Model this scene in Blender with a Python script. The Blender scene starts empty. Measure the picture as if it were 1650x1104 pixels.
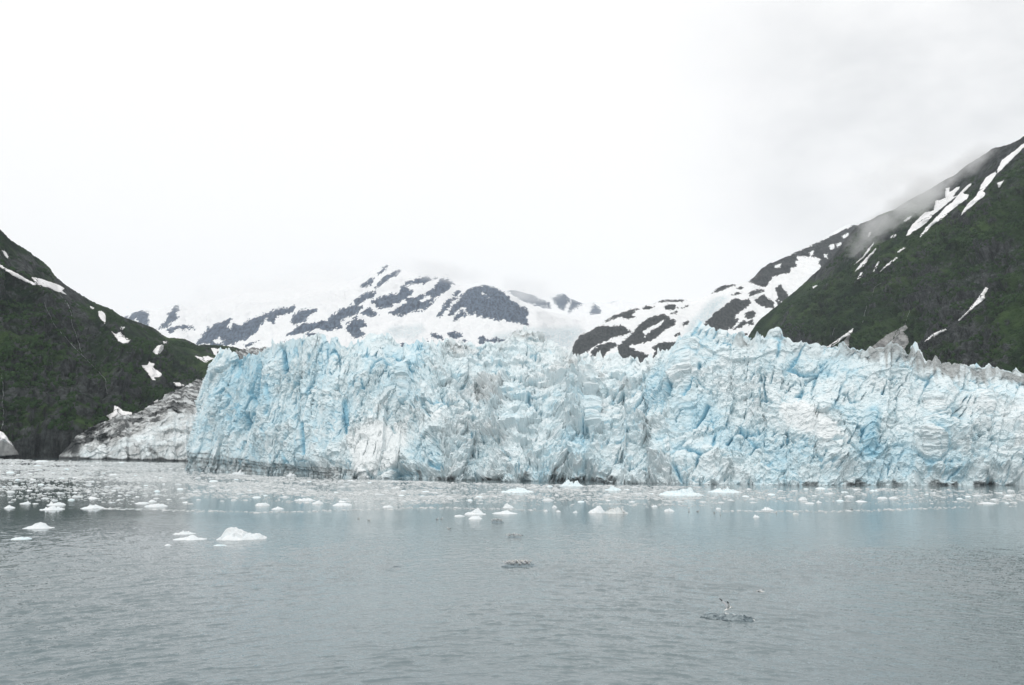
import bpy, math, random
import numpy as np
from mathutils import Vector
from mathutils.bvhtree import BVHTree

scene = bpy.context.scene
COL = scene.collection
rnd = random.Random(7)

# ------------------------------------------------------------------ camera
EYE = 20.0                     # height of the ship's deck above the water
F = 1585.0                     # focal length in pixels of a 1650 px wide frame
PITCH = math.atan((707 - 552) / F)
CP, SP = math.cos(PITCH), math.sin(PITCH)
cam_data = bpy.data.cameras.new("camera")
cam = bpy.data.objects.new("camera", cam_data)
COL.objects.link(cam)
cam.location = (0, 0, EYE)
cam.rotation_euler = (math.pi / 2 + PITCH, 0, 0)
cam_data.sensor_width = 36.0
cam_data.lens = 36.0 * F / 1650.0
cam_data.clip_start = 0.5
cam_data.clip_end = 80000
scene.camera = cam


def at(x, y, D):
    """the place seen at picture position (x, y) whose distance ahead is D metres"""
    x, y, D = np.asarray(x, float), np.asarray(y, float), np.asarray(D, float)
    yc = (552 - y) / F
    t = D / (CP - yc * SP)
    return np.stack([(x - 825) / F * t, D + 0 * t, EYE + (SP + yc * CP) * t], -1)


def on_water(x, y):
    yc = (552 - np.asarray(y, float)) / F
    D = -EYE * (CP - yc * SP) / (SP + yc * CP)
    return at(x, y, D)


def water_dist(y):
    yc = (552 - np.asarray(y, float)) / F
    return -EYE * (CP - yc * SP) / (SP + yc * CP)


def seen(P):
    """picture position of world points"""
    dx, dy, dz = P[..., 0], P[..., 1], P[..., 2] - EYE
    dep = dy * CP + dz * SP
    up = -dy * SP + dz * CP
    return 825 + F * dx / dep, 552 - F * up / dep


def height_to_y(z, D):
    k = (np.asarray(z, float) - EYE) / D
    yc = (k * CP - SP) / (CP + k * SP)
    return 552 - yc * F


# ------------------------------------------------------------------ noise
def _h(ix, iy, iz, seed):
    with np.errstate(over='ignore'):
        n = (ix.astype(np.uint32) * np.uint32(374761393)) ^ (iy.astype(np.uint32) * np.uint32(668265263)) \
            ^ (iz.astype(np.uint32) * np.uint32(2147483647 - 58)) ^ np.uint32((seed * 974711 + 12345) & 0xffffffff)
        n = (n ^ (n >> np.uint32(13))) * np.uint32(1274126177)
        n = (n ^ (n >> np.uint32(16))) * np.uint32(2246822519)
        n = n ^ (n >> np.uint32(15))
    return n


def hash01(ix, iy, seed, iz=None):
    ix = np.asarray(ix).astype(np.int64)
    iy = np.asarray(iy).astype(np.int64)
    iz = np.zeros_like(ix) if iz is None else np.asarray(iz).astype(np.int64)
    return _h(ix, iy, iz, seed).astype(np.float64) / 4294967295.0


def perlin(x, y, seed=0):
    x0, y0 = np.floor(x), np.floor(y)
    fx, fy = x - x0, y - y0
    u, v = fx * fx * fx * (fx * (fx * 6 - 15) + 10), fy * fy * fy * (fy * (fy * 6 - 15) + 10)

    def g(i, j):
        a = hash01(x0 + i, y0 + j, seed) * 2 * np.pi
        return np.cos(a) * (fx - i) + np.sin(a) * (fy - j)
    a, b, c, d = g(0, 0), g(1, 0), g(0, 1), g(1, 1)
    return ((a * (1 - u) + b * u) * (1 - v) + (c * (1 - u) + d * u) * v) * 1.5


def fbm(x, y, octaves=4, seed=0, gain=.5, ridged=False):
    s, a, t = 0, 1, 0
    for o in range(octaves):
        n = perlin(x, y, seed + o * 17)
        if ridged:
            n = 1 - 2 * np.abs(n)
        s = s + a * n
        t += a
        a *= gain
        x, y = x * 2.03 + 3.1, y * 2.03 + 7.7
    return s / t


def facets(u, v, seed):
    """broken blocks: every cell of a jittered grid is a tilted plane; returns (height, F1, F2, random per cell)"""
    iu, iv = np.floor(u), np.floor(v)
    F1 = np.full(u.shape, 9.)
    F2 = np.full(u.shape, 9.)
    hgt = np.zeros(u.shape)
    rid = np.zeros(u.shape)
    for i in (-1, 0, 1):
        for j in (-1, 0, 1):
            cu, cv = iu + i, iv + j
            du = u - (cu + hash01(cu, cv, seed))
            dv = v - (cv + hash01(cu, cv, seed + 1))
            d = du * du + dv * dv
            near = d < F1
            F2 = np.where(near, F1, np.minimum(F2, d))
            r = hash01(cu, cv, seed + 2)
            h = (r - .5) * 1.1 + (hash01(cu, cv, seed + 3) - .5) * 2.2 * du + (hash01(cu, cv, seed + 4) - .5) * 1.6 * dv
            hgt = np.where(near, h, hgt)
            rid = np.where(near, hash01(cu, cv, seed + 5), rid)
            F1 = np.where(near, d, F1)
    return hgt, np.sqrt(F1), np.sqrt(F2), rid


def sstep(a, b, x):
    t = np.clip((x - a) / (b - a), 0, 1)
    return t * t * (3 - 2 * t)


def sdf(px, py, poly, margin=25):
    """signed distance in picture units, positive inside the outline"""
    poly = np.asarray(poly, float)
    out = np.full(px.shape, -float(margin))
    lo, hi = poly.min(0) - margin, poly.max(0) + margin
    sel = (px > lo[0]) & (px < hi[0]) & (py > lo[1]) & (py < hi[1])
    if not sel.any():
        return out
    x, y = px[sel], py[sel]
    d = np.full(x.shape, 1e18)
    ins = np.zeros(x.shape, bool)
    n = len(poly)
    for k in range(n):
        ax, ay = poly[k]
        bx, by = poly[(k + 1) % n]
        ex, ey = bx - ax, by - ay
        t = np.clip(((x - ax) * ex + (y - ay) * ey) / (ex * ex + ey * ey + 1e-12), 0, 1)
        d = np.minimum(d, (x - ax - t * ex) ** 2 + (y - ay - t * ey) ** 2)
        if ay != by:
            c = ((ay > y) != (by > y)) & (x < (bx - ax) * (y - ay) / (by - ay) + ax)
            ins ^= c
    d = np.sqrt(d)
    out[sel] = np.maximum(np.where(ins, d, -d), -margin)
    return out


def seg_dist(px, py, line):
    d = np.full(px.shape, 1e9)
    for (ax, ay), (bx, by) in zip(line[:-1], line[1:]):
        ex, ey = bx - ax, by - ay
        t = np.clip(((px - ax) * ex + (py - ay) * ey) / (ex * ex + ey * ey), 0, 1)
        d = np.minimum(d, np.hypot(px - ax - t * ex, py - ay - t * ey))
    return d


# ------------------------------------------------------------------ meshes
def raw_mesh(name, V, faces, attrs=None, mat=None, smooth=False, mat_idx=None):
    V = np.asarray(V, np.float32).reshape(-1, 3)
    me = bpy.data.meshes.new(name)
    if isinstance(faces, np.ndarray):
        n, k = faces.shape
        me.vertices.add(len(V))
        me.vertices.foreach_set("co", V.ravel())
        me.loops.add(n * k)
        me.loops.foreach_set("vertex_index", faces.astype(np.int32).ravel())
        me.polygons.add(n)
        me.polygons.foreach_set("loop_start", np.arange(0, n * k, k, dtype=np.int32))
        me.polygons.foreach_set("loop_total", np.full(n, k, np.int32))
    else:
        me.from_pydata([tuple(map(float, p)) for p in V], [], faces)
    me.update(calc_edges=True)
    me.polygons.foreach_set("use_smooth", np.full(len(me.polygons), bool(smooth)))
    for k, a in (attrs or {}).items():
        at_ = me.attributes.new(k, 'FLOAT', 'POINT')
        at_.data.foreach_set("value", np.asarray(a, np.float32).ravel())
    for m in (mat if isinstance(mat, (list, tuple)) else [mat]):
        if m:
            me.materials.append(m)
    if mat_idx is not None:
        me.polygons.foreach_set("material_index", np.asarray(mat_idx, np.int32))
    me.validate()
    return me


def link(name, me, parent=None):
    o = bpy.data.objects.new(name, me)
    COL.objects.link(o)
    if parent:
        o.parent = parent
    return o


def grid_faces(R, C):
    i = np.arange(R * C).reshape(R, C)
    return np.stack([i[:-1, :-1], i[:-1, 1:], i[1:, 1:], i[1:, :-1]], -1).reshape(-1, 4)


def grid_obj(name, P, attrs=None, mat=None, smooth=True, parent=None):
    R, C = P.shape[:2]
    return link(name, raw_mesh(name, P, grid_faces(R, C), attrs, mat, smooth), parent)


def grid_normals(P):
    a = np.gradient(P, axis=1)
    b = np.gradient(P, axis=0)
    n = np.cross(a, b)
    return n / (np.linalg.norm(n, axis=-1, keepdims=True) + 1e-9)


def tag(o, label=None, cat=None, group=None, kind=None):
    if label: o["label"] = label
    if cat: o["category"] = cat
    if group: o["group"] = group
    if kind: o["kind"] = kind
    return o


# ------------------------------------------------------------------ materials
class Mat:
    def __init__(self, name):
        self.m = bpy.data.materials.new(name)
        self.m.use_nodes = True
        self.t = self.m.node_tree
        self.t.nodes.clear()
        self.out = self.t.nodes.new('ShaderNodeOutputMaterial')

    def put(self, sock, v):
        if isinstance(v, bpy.types.NodeSocket):
            self.t.links.new(v, sock)
        elif isinstance(v, (tuple, list)) and len(v) == 3 and sock.type == 'RGBA':
            sock.default_value = (*v, 1)
        else:
            sock.default_value = v

    def n(self, kind, out=0, inputs=None, **props):
        nd = self.t.nodes.new('ShaderNode' + kind)
        for k, v in props.items():
            setattr(nd, k, v)
        for k, v in (inputs or {}).items():
            self.put(nd.inputs[k], v)
        return nd.outputs[out]

    def attr(self, name):
        return self.n('Attribute', 'Fac', attribute_name=name)

    def math(self, op, a, b=0.5, clamp=False):
        return self.n('Math', 0, {0: a, 1: b}, operation=op, use_clamp=clamp)

    def noise(self, scale, detail=4, rough=.55, vec=None, dist=0, out='Fac'):
        i = {'Scale': scale, 'Detail': detail, 'Roughness': rough, 'Distortion': dist}
        if vec is not None:
            i['Vector'] = vec
        else:
            i['Vector'] = self.pos()
        return self.n('TexNoise', out, i)

    def pos(self):
        if not hasattr(self, '_p'):
            self._p = self.n('NewGeometry', 'Position')
        return self._p

    def mapped(self, scale=(1, 1, 1), rot=(0, 0, 0), vec=None):
        return self.n('Mapping', 0, {'Vector': vec if vec is not None else self.pos(), 'Scale': scale, 'Rotation': rot})

    def ramp(self, fac, lo, hi):
        return self.n('MapRange', 0, {'Value': fac, 'From Min': lo, 'From Max': hi}, clamp=True)

    def mix(self, fac, a, b):
        nd = self.t.nodes.new('ShaderNodeMix')
        nd.data_type = 'RGBA'
        self.put(nd.inputs[0], fac)
        self.put(nd.inputs[6], a)
        self.put(nd.inputs[7], b)
        return nd.outputs[2]

    def bump(self, h, strength=.5, distance=1.0, normal=None):
        i = {'Height': h, 'Strength': strength, 'Distance': distance}
        if normal is not None:
            i['Normal'] = normal
        return self.n('Bump', 0, i)

    def bsdf(self, color, rough=.8, normal=None, spec=.3, **extra):
        i = {'Base Color': color, 'Roughness': rough, 'Specular IOR Level': spec}
        if normal is not None:
            i['Normal'] = normal
        i.update(extra)
        s = self.n('BsdfPrincipled', 0, i)
        self.t.links.new(s, self.out.inputs['Surface'])
        return self.m


# ------------------------------------------------------------------ light and sky
SUN_EL, SUN_AZ = math.radians(52), math.radians(205)     # behind the ship, a little to the left
world = bpy.data.worlds.new("World")
scene.world = world
world.use_nodes = True
wt = world.node_tree
wt.nodes.clear()


def wn(kind, **p):
    nd = wt.nodes.new('ShaderNode' + kind)
    for k, v in p.items():
        setattr(nd, k, v)
    return nd


SKY_STRENGTH = 0.1
w_out, w_bg = wn('OutputWorld'), wn('Background')
w_sky = wn('TexSky', sky_type='NISHITA', sun_disc=False, sun_elevation=SUN_EL, sun_rotation=SUN_AZ)
w_tc = wn('TexCoord')
w_noise = wn('TexNoise')
w_noise.inputs['Scale'].default_value = 5.0
w_noise.inputs['Detail'].default_value = 6
w_noise.inputs['Roughness'].default_value = .55
w_map = wn('Mapping')
w_map.inputs['Scale'].default_value = (1, 1, 1.8)
wt.links.new(w_tc.outputs['Generated'], w_map.inputs['Vector'])
wt.links.new(w_map.outputs[0], w_noise.inputs['Vector'])
# a greyer bank of cloud above the mountain on the right
gdir = at(1640, 130, 1000.) - np.array([0, 0, EYE])
gdir = gdir / np.linalg.norm(gdir)
w_dot = wn('VectorMath', operation='DOT_PRODUCT')
w_dot.inputs[1].default_value = tuple(gdir)
w_norm = wn('VectorMath', operation='NORMALIZE')
wt.links.new(w_tc.outputs['Generated'], w_norm.inputs[0])
wt.links.new(w_norm.outputs[0], w_dot.inputs[0])
w_bank = wn('MapRange', interpolation_type='SMOOTHSTEP')
w_bank.inputs['From Min'].default_value = .94
w_bank.inputs['From Max'].default_value = 1.0
wt.links.new(w_dot.outputs['Value'], w_bank.inputs['Value'])
w_cl = wn('MapRange')
w_cl.inputs['From Min'].default_value = .34
w_cl.inputs['From Max'].default_value = .72
wt.links.new(w_noise.outputs['Fac'], w_cl.inputs['Value'])
w_grey = wn('Math', operation='MULTIPLY')
wt.links.new(w_bank.outputs[0], w_grey.inputs[0])
wt.links.new(w_cl.outputs[0], w_grey.inputs[1])
w_cloud = wn('Mix', data_type='RGBA')
w_cloud.inputs[6].default_value = (11.1, 11.05, 11.0, 1)
w_cloud.inputs[7].default_value = (7.9, 8.0, 8.1, 1)
wt.links.new(w_grey.outputs[0], w_cloud.inputs[0])
w_mix = wn('Mix', data_type='RGBA')              # the overcast lets almost none of the blue through
w_mix.inputs[0].default_value = .97
wt.links.new(w_sky.outputs[0], w_mix.inputs[6])
wt.links.new(w_cloud.outputs[2], w_mix.inputs[7])
wt.links.new(w_mix.outputs[2], w_bg.inputs['Color'])
w_bg.inputs['Strength'].default_value = SKY_STRENGTH
wt.links.new(w_bg.outputs[0], w_out.inputs['Surface'])

sun_data = bpy.data.lights.new("sun", 'SUN')
sun_data.energy = 1.0
sun_data.angle = math.radians(25)
sun_data.color = (1, .97, .93)
sun = bpy.data.objects.new("sun", sun_data)
COL.objects.link(sun)
# points from the sun towards the scene; compass angle measured like the sky's sun_rotation
sd = Vector((math.sin(SUN_AZ) * math.cos(SUN_EL), math.cos(SUN_AZ) * math.cos(SUN_EL), math.sin(SUN_EL)))
sun.rotation_euler = sd.to_track_quat('Z', 'Y').to_euler()

scene.view_settings.view_transform = 'Standard'
scene.view_settings.look = 'None'
scene.view_settings.exposure = 0
scene.view_settings.gamma = 1
scene.cycles.max_bounces = 8
scene.cycles.volume_bounces = 5
scene.cycles.volume_step_rate = 3.0
scene.cycles.volume_max_steps = 96
scene.cycles.use_denoising = True
# ------------------------------------------------------------------ hills and mountains
def loft(cols, x0, x1, nC, nR, nB, back_len, back_drop, bulge=None, power=1.0):
    """a slope from a foot line to a ridge line and down behind it.
    cols: (x, foot y, foot distance, ridge y, ridge distance), picture positions with true distances"""
    c = np.array(cols, float)
    x = np.linspace(x0, x1, nC)
    fy, fD, ry, rD = (np.interp(x, c[:, 0], c[:, k]) for k in (1, 2, 3, 4))
    v = np.linspace(0, 1, nR)[:, None]
    y = fy + (ry - fy) * v
    D = fD + (rD - fD) * v ** power
    P = at(np.broadcast_to(x, y.shape), y, D)
    w = (np.linspace(0, 1, nB + 1)[1:] ** 1.5)[:, None]
    top = P[-1]
    dirn = top - np.array([0, 0, EYE])
    dirn = dirn[:, :2] / np.linalg.norm(dirn[:, :2], axis=1, keepdims=True)
    B = np.empty((nB, nC, 3))
    B[..., :2] = top[None, :, :2] + dirn[None] * (w * back_len)[..., None]
    B[..., 2] = top[None, :, 2] - w * back_drop
    P = np.concatenate([P, B], 0)
    V = np.concatenate([np.broadcast_to(v, (nR, nC)), 1 + np.broadcast_to(w, (nB, nC))], 0)
    return P, V


def zoomed(pts, sx, ox, oy):
    return [(ox + a / sx, oy + b / sx) for a, b in pts]


# --- left hill -------------------------------------------------------------
Z1 = lambda *p: zoomed(p, 2.629, 0, 360)
ridge_left = [(-420, 90), (-250, 190), (-120, 285)] + Z1((5, 30), (40, 65), (80, 100), (130, 135), (190, 170), (215, 195), (235, 235), (270, 265), (320, 295), (400, 340), (460, 360), (520, 405), (590, 425), (640, 440), (700, 488), (760, 490), (800, 500), (830, 520), (880, 518), (960, 522), (1000, 530)) + [(400, 568), (470, 580)]
rl = np.array(ridge_left)
xs = np.linspace(-420, 470, 90)
cols = [(x, 760, np.interp(x, [-420, 0, 110, 200, 300, 370, 470], [820, 985, 1020, 1170, 1450, 1950, 2400]),
         np.interp(x, rl[:, 0], rl[:, 1]), np.interp(x, [-420, 0, 200, 370, 470], [1350, 1550, 1900, 2550, 2900])) for x in xs]
cols = [(x, height_to_y(-6, D), D, ry, rD) for x, _, D, ry, rD in cols]
P, V = loft(cols, -420, 470, 760, 330, 40, 700, 330, power=1.25)
nrm = grid_normals(P)
u = P[..., 0] / 260 + P[..., 1] / 400
wv = P[..., 2] / 150 + P[..., 1] / 900
gul = fbm(u * 2.2 + .6 * fbm(u, wv, 3, 5), wv * .8, 5, 11, .55, True)
crag = fbm(u * 7, wv * 8, 4, 31, .6, True)
keep = 1 - .92 * sstep(.68, .97, V) * (V < 1.5)
amp = keep * sstep(0, .06, V)
P = P + nrm * ((gul * 46 + crag * 13) * amp)[..., None]
P[..., 2] += fbm(P[..., 0] / 9, P[..., 1] / 9, 3, 77) * 2.2 * sstep(.02, .1, V)
M = Mat("alder_slope")
big = M.noise(.007, 5, .6, dist=.4)
mid = M.noise(.035, 6, .65)
fine = M.noise(.16, 4, .7)
rock = M.math('ADD', M.attr('rock'), M.math('MULTIPLY', M.math('SUBTRACT', mid, .5), 1.5))
rock = M.math('ADD', rock, M.math('MULTIPLY', M.math('SUBTRACT', fine, .5), .45))
rockm = M.ramp(rock, .42, .62)
streak = M.noise(1.0, 5, .7, M.mapped((.09, .09, .02)))
green = M.mix(M.ramp(mid, .36, .64), (.005, .014, .008), (.016, .044, .016))
green = M.mix(M.ramp(fine, .34, .62), M.mix(.45, green, (.003, .007, .003)), green)
green = M.mix(M.ramp(M.attr('lush'), .15, .7), M.mix(.8, green, (.0035, .007, .005)), green)  # gullies painted darker: relief shading put into the green
green = M.mix(M.math('MULTIPLY', M.math('MULTIPLY', M.ramp(big, .45, .62), M.ramp(M.attr('lush'), .35, .9)), .9), green, (.048, .088, .026))
rockc = M.mix(M.ramp(streak, .36, .64), (.012, .015, .015), (.105, .116, .116))
rockc = M.mix(M.ramp(fine, .40, .62), M.mix(.5, rockc, (.008, .009, .009)), rockc)
col = M.mix(rockm, green, rockc)
h = M.math('ADD', M.math('MULTIPLY', mid, 14), M.math('MULTIPLY', fine, 5))
hill_mat = M.bsdf(col, .95, M.bump(h, 1.0, 1.0), .1)
ix, iy = seen(P)
slope = grid_normals(P)[..., 2]
rockA = .30 + .6 * fbm(u * 1.3, wv * 1.6, 3, 41) - .5 * (np.abs(slope) - .52) + .16 * crag + .22 * sstep(.15, .6, gul)
rockA += .35 * sstep(0, 12, sdf(ix, iy, Z1((180, 310), (290, 310), (380, 400), (430, 470), (400, 520), (330, 500), (250, 430), (190, 380)), 30) + 6)
rockA += .3 * sstep(0, 12, sdf(ix, iy, Z1((60, 90), (130, 140), (200, 190), (235, 240), (120, 190), (60, 150)), 30) + 6)
rockA += .3 * sstep(-5, 8, iy - np.interp(ix, [0, 60, 180, 300, 380], [725, 700, 690, 640, 590]))
lushL = .40 * sstep(-8, 18, sdf(ix, iy, Z1((0, 190), (130, 235), (300, 300), (470, 380), (700, 500), (820, 600), (780, 690), (600, 700), (480, 640), (430, 500), (420, 400), (330, 310), (180, 280), (0, 260)), 40))
lushL -= .35 * sstep(600, 690, iy) * (1 - sstep(190, 300, ix))
P_LEFT, VEG_LEFT = P, (rockA, .42 + gul + .5 * crag + lushL, V)
hill_left = grid_obj("hill", P, {'rock': rockA, 'lush': .42 + 1.0 * gul + .5 * crag + lushL}, hill_mat)  # lushness here also carries painted gully and crag shading
tag(hill_left, "steep green and dark rock hillside rising from the shore at the left edge", None, None, 'structure')

# --- right hill ------------------------------------------------------------
Z5 = lambda *p: zoomed(p, 2.629, 1200, 200)
ridge_right = [(1175, 585), (1192, 560), (1200, 551), (1222, 517), (1270, 480), (1300, 454), (1322, 436), (1345, 413), (1365, 386), (1382, 366)] + \
    Z5((500, 425), (540, 410), (580, 385), (640, 365), (700, 325), (740, 307), (800, 270), (850, 240), (900, 215), (940, 180), (1000, 145), (1060, 105), (1120, 90), (1183, 55)) + [(1740, 165), (1900, 70), (2050, 0)]
rr = np.array(ridge_right)
xs = np.linspace(1175, 2050, 120)
cols = []
for x in xs:
    fD = np.interp(x, [1175, 1300, 1460, 1650, 2050], [2700, 1900, 1350, 900, 620])
    cols.append((x, height_to_y(-5, fD), fD, np.interp(x, rr[:, 0], rr[:, 1]), np.interp(x, [1175, 1230, 1382, 1500, 1650, 2050], [2750, 2900, 2600, 2300, 2000, 1600])))
P, V = loft(cols, 1175, 2050, 760, 420, 40, 800, 420, power=1.15)
nrm = grid_normals(P)
# gullies run down the fall line, which leans to the lower left in the picture
ix, iy = seen(P)
fall = (ix * .56 + iy * .83) / 60.0
along = (iy * .56 - ix * .83) / 200.0
gul = fbm(fall * 1.1 + .5 * fbm(fall * .6, along * 2, 3, 5), along, 5, 211, .55, True)
crag = fbm(fall * 5, along * 8, 4, 231, .6, True)
keep = 1 - .93 * sstep(.72, .97, V) * (V < 1.5)
amp = keep * sstep(0, .06, V) * sstep(1180, 1330, ix)
scl = P[..., 1] / 1500
P = P + nrm * ((gul * 38 + crag * 11) * amp * scl)[..., None]
P[..., 2] += fbm(P[..., 0] / 10, P[..., 1] / 10, 3, 277) * 2.2 * sstep(.02, .1, V)
slope = np.abs(grid_normals(P)[..., 2])
rockA = .24 + .56 * fbm(fall * .5, along * 2, 3, 241) + .14 * crag + .14 * sstep(.2, .6, gul) - .06 - .35 * (slope - .55)
rockA += .35 * sstep(-10, 25, np.interp(ix, [1200, 1382, 1480, 1560, 1650], [500, 420, 385, 330, 262]) - iy)
rockA += .32 * sstep(-10, 30, sdf(ix, iy, Z5((1000, 560), (1183, 450), (1183, 1050), (800, 1000), (700, 960), (850, 840), (980, 700)), 40))
rockA += .3 * sstep(-6, 10, sdf(ix, iy, Z5((690, 790), (860, 620), (870, 640), (720, 800), (690, 850)), 30))
rockA += .35 * sstep(-8, 6, sdf(ix, iy, Z5((700, 970), (960, 820), (930, 870), (800, 985)), 30))
P_RIGHT, VEG_RIGHT = P, (rockA, .5 + gul + .5 * crag, V)
hill_right = grid_obj("hill", P, {'rock': rockA, 'lush': .5 + 1.0 * gul + .5 * crag}, hill_mat)  # gully and crag shading painted into the green here too
tag(hill_right, "tall green and dark rock mountainside sloping down from the right edge", None, None, 'structure')

# --- snow and rock material shared by the farther mountains -----------------
def snow_rock(name, rock_lo, rock_hi, amp, f, crev):
    M = Mat(name)
    n1 = M.noise(f * 1.6, 6, .66)
    n2 = M.noise(f * 7, 4, .6)
    st = M.noise(1.0, 4, .6, M.mapped((f * 5.5, f * 2, f * 1.1), (0, math.radians(-32), 0)))
    e = M.math('ADD', M.attr('rock'), M.math('MULTIPLY', M.math('SUBTRACT', n1, .5), amp))
    e = M.math('ADD', e, M.math('MULTIPLY', M.math('SUBTRACT', st, .5), amp * .7))
    e = M.math('ADD', e, M.math('MULTIPLY', M.math('SUBTRACT', n2, .5), amp * .4))
    m = M.ramp(e, -.12, .12)
    rc = M.mix(M.ramp(st, .42, .58), rock_lo, rock_hi)
    rc = M.mix(M.ramp(n2, .4, .7), rc, M.mix(.4, rc, rock_lo))
    ic = M.ramp(M.math('MULTIPLY', M.attr('ice'), M.ramp(n2, .38, .56)), 0, 1)
    sn = M.mix(M.ramp(M.noise(f * 1.7, 5, .6), .35, .7), (.86, .875, .885), (.93, .935, .94))
    sn = M.mix(ic, sn, (.62, .74, .78))
    hh = M.math('ADD', M.math('MULTIPLY', n1, 60 * crev), M.math('MULTIPLY', n2, 14 * crev))
    hh = M.math('ADD', hh, M.math('MULTIPLY', M.math('MULTIPLY', M.attr('ice'), n2), 40 * crev))
    return M.bsdf(M.mix(m, sn, rc), .8, M.bump(hh, .6, 1.0), .15)


def rock_mask(P, polys, snow_polys=(), margin=14):
    ix, iy = seen(P)
    m = np.full(ix.shape, -float(margin))
    for p in polys:
        m = np.maximum(m, sdf(ix, iy, p, margin))
    for p in snow_polys:
        m = np.minimum(m, -sdf(ix, iy, p, margin))
    return np.clip(m, -margin, margin)


# --- middle hill: rounded dark rock showing through snow ---------------------
Z4 = lambda *p: zoomed(p, 3.75, 900, 420)
ridge_mid = [(880, 600)] + Z4((60, 570), (75, 540), (100, 490), (130, 450), (200, 420), (260, 380), (300, 350), (360, 318), (400, 300), (450, 290), (500, 273), (570, 268), (600, 245), (660, 235), (770, 235), (790, 245), (850, 235), (920, 200), (960, 165), (1010, 150), (1080, 142), (1150, 125), (1190, 95), (1220, 55), (1280, 15)) + \
    Z5((40, 650), (80, 610), (140, 580), (200, 550), (280, 515), (340, 485), (400, 445), (440, 428), (480, 432)) + [(1450, 372), (1560, 340)]
rm = np.array(ridge_mid)
cols = []
for x in np.linspace(880, 1560, 150):
    fD = np.interp(x, [880, 1560], [3300, 3000])
    cols.append((x, 640, fD, np.interp(x, rm[:, 0], rm[:, 1]), np.interp(x, [880, 940, 1560], [3400, 3900, 4300])))
P, V = loft(cols, 880, 1560, 760, 260, 30, 900, 420)
nrm = grid_normals(P)
ix, iy = seen(P)
kk = (1 - .85 * sstep(.88, 1.0, V) * (V < 1.5)) * sstep(885, 960, ix)
P = P + nrm * ((fbm(P[..., 0] / 300, P[..., 2] / 220, 5, 401, .55, True) * 26) * kk)[..., None]
MID_ROCK = [Z4(*p) for p in [
    ((60, 585), (100, 490), (130, 450), (200, 420), (240, 390), (350, 395), (375, 385), (410, 410), (445, 430), (400, 450), (330, 465), (280, 490), (220, 515), (190, 535), (170, 560), (130, 600), (105, 610)),
    ((195, 610), (200, 540), (230, 515), (280, 500), (320, 490), (345, 500), (350, 520), (310, 540), (290, 560), (260, 600), (210, 630)),
    ((355, 520), (400, 480), (450, 430), (500, 380), (530, 350), (590, 330), (640, 325), (680, 350), (710, 360), (700, 390), (660, 410), (620, 440), (580, 470), (540, 490), (500, 500), (440, 508), (425, 515), (460, 540), (520, 560), (550, 575), (540, 630), (480, 640), (420, 630), (370, 590)),
    ((565, 530), (600, 500), (640, 490), (700, 490), (745, 500), (735, 530), (690, 545), (670, 600), (660, 640), (600, 650), (570, 590), (580, 550)),
    ((855, 410), (880, 380), (920, 340), (950, 310), (990, 285), (1030, 250), (1070, 225), (1110, 235), (1150, 230), (1160, 260), (1130, 290), (1100, 310), (1070, 330), (1060, 370), (1030, 410), (1010, 440), (960, 460), (910, 475), (880, 450)),
    ((1180, 240), (1210, 215), (1240, 205), (1270, 230), (1300, 250), (1305, 290), (1250, 280), (1210, 270)),
    ((1130, 320), (1150, 300), (1190, 310), (1190, 340), (1150, 350), (1125, 345)),
    ((1325, 160), (1350, 155), (1385, 190), (1385, 215), (1360, 230), (1345, 210), (1330, 195)),
    ((1310, 240), (1340, 240), (1350, 265), (1330, 275)),
    ((925, 195), (960, 163), (1000, 148), (1080, 143), (1030, 165), (960, 190)),
    ((1150, 125), (1190, 90), (1220, 50), (1290, 5), (1350, -20), (1440, -40), (1450, 30), (1410, 50), (1400, 80), (1330, 95), (1280, 120), (1250, 160), (1200, 150)),
    ((1150, 195), (1200, 170), (1250, 180), (1200, 205), (1160, 210)), ((1040, 210), (1080, 190), (1110, 195), (1060, 215)),
    ((1075, 170), (1100, 155), (1120, 160), (1100, 175)), ((580, 256), (620, 238), (690, 233), (775, 238), (740, 248), (660, 247)),
    ((630, 285), (660, 263), (700, 263), (720, 285), (680, 302)), ((495, 292), (540, 272), (580, 280), (550, 297), (510, 299)),
    ((265, 372), (310, 343), (370, 318), (440, 293), (490, 293), (440, 322), (470, 347), (420, 352), (360, 342), (310, 362)),
    ((738, 287), (785, 270), (770, 287)), ((690, 312), (722, 303), (710, 320), (668, 324)), ((735, 395), (780, 363), (792, 370), (760, 402)),
    ((700, 452), (735, 428), (730, 447), (703, 462)), ((1030, 385), (1090, 338), (1087, 370), (1050, 410), (1028, 412)),
    ((1090, 382), (1120, 358), (1142, 375), (1110, 402), (1060, 417)), ((1140, 370), (1172, 358), (1177, 387), (1150, 392)),
    ((820, 462), (850, 433), (842, 457)), ((915, 467), (942, 453), (930, 477)), ((1100, 442), (1150, 433), (1120, 462)), ((1040, 480), (1080, 470), (1090, 490))]]
MID_ROCK.append(Z5((100, 600), (480, 420), (700, 420), (700, 700), (180, 760), (330, 625), (300, 565), (200, 560), (130, 640), (60, 650)))
MID_ROCK.append(Z5((130, 690), (152, 680), (190, 730), (175, 760), (140, 745)))
MID_SNOW = [Z5(*p) for p in [
    ((90, 690), (120, 650), (145, 640), (190, 630), (200, 610), (240, 610), (265, 600), (262, 580), (290, 575), (300, 565), (322, 575), (300, 597), (292, 613), (328, 620), (270, 650), (222, 690), (190, 732), (150, 675), (130, 700)),
    ((215, 580), (240, 577), (244, 600), (222, 610)), ((275, 545), (292, 537), (295, 548), (280, 556)), ((357, 515), (375, 508), (382, 522), (365, 535)),
    ((388, 512), (410, 498), (408, 510), (394, 520)), ((412, 475), (440, 460), (436, 478), (418, 485)), ((337, 552), (352, 548), (350, 568), (338, 565)), ((125, 600), (155, 590), (150, 605), (130, 608))]]
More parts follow.
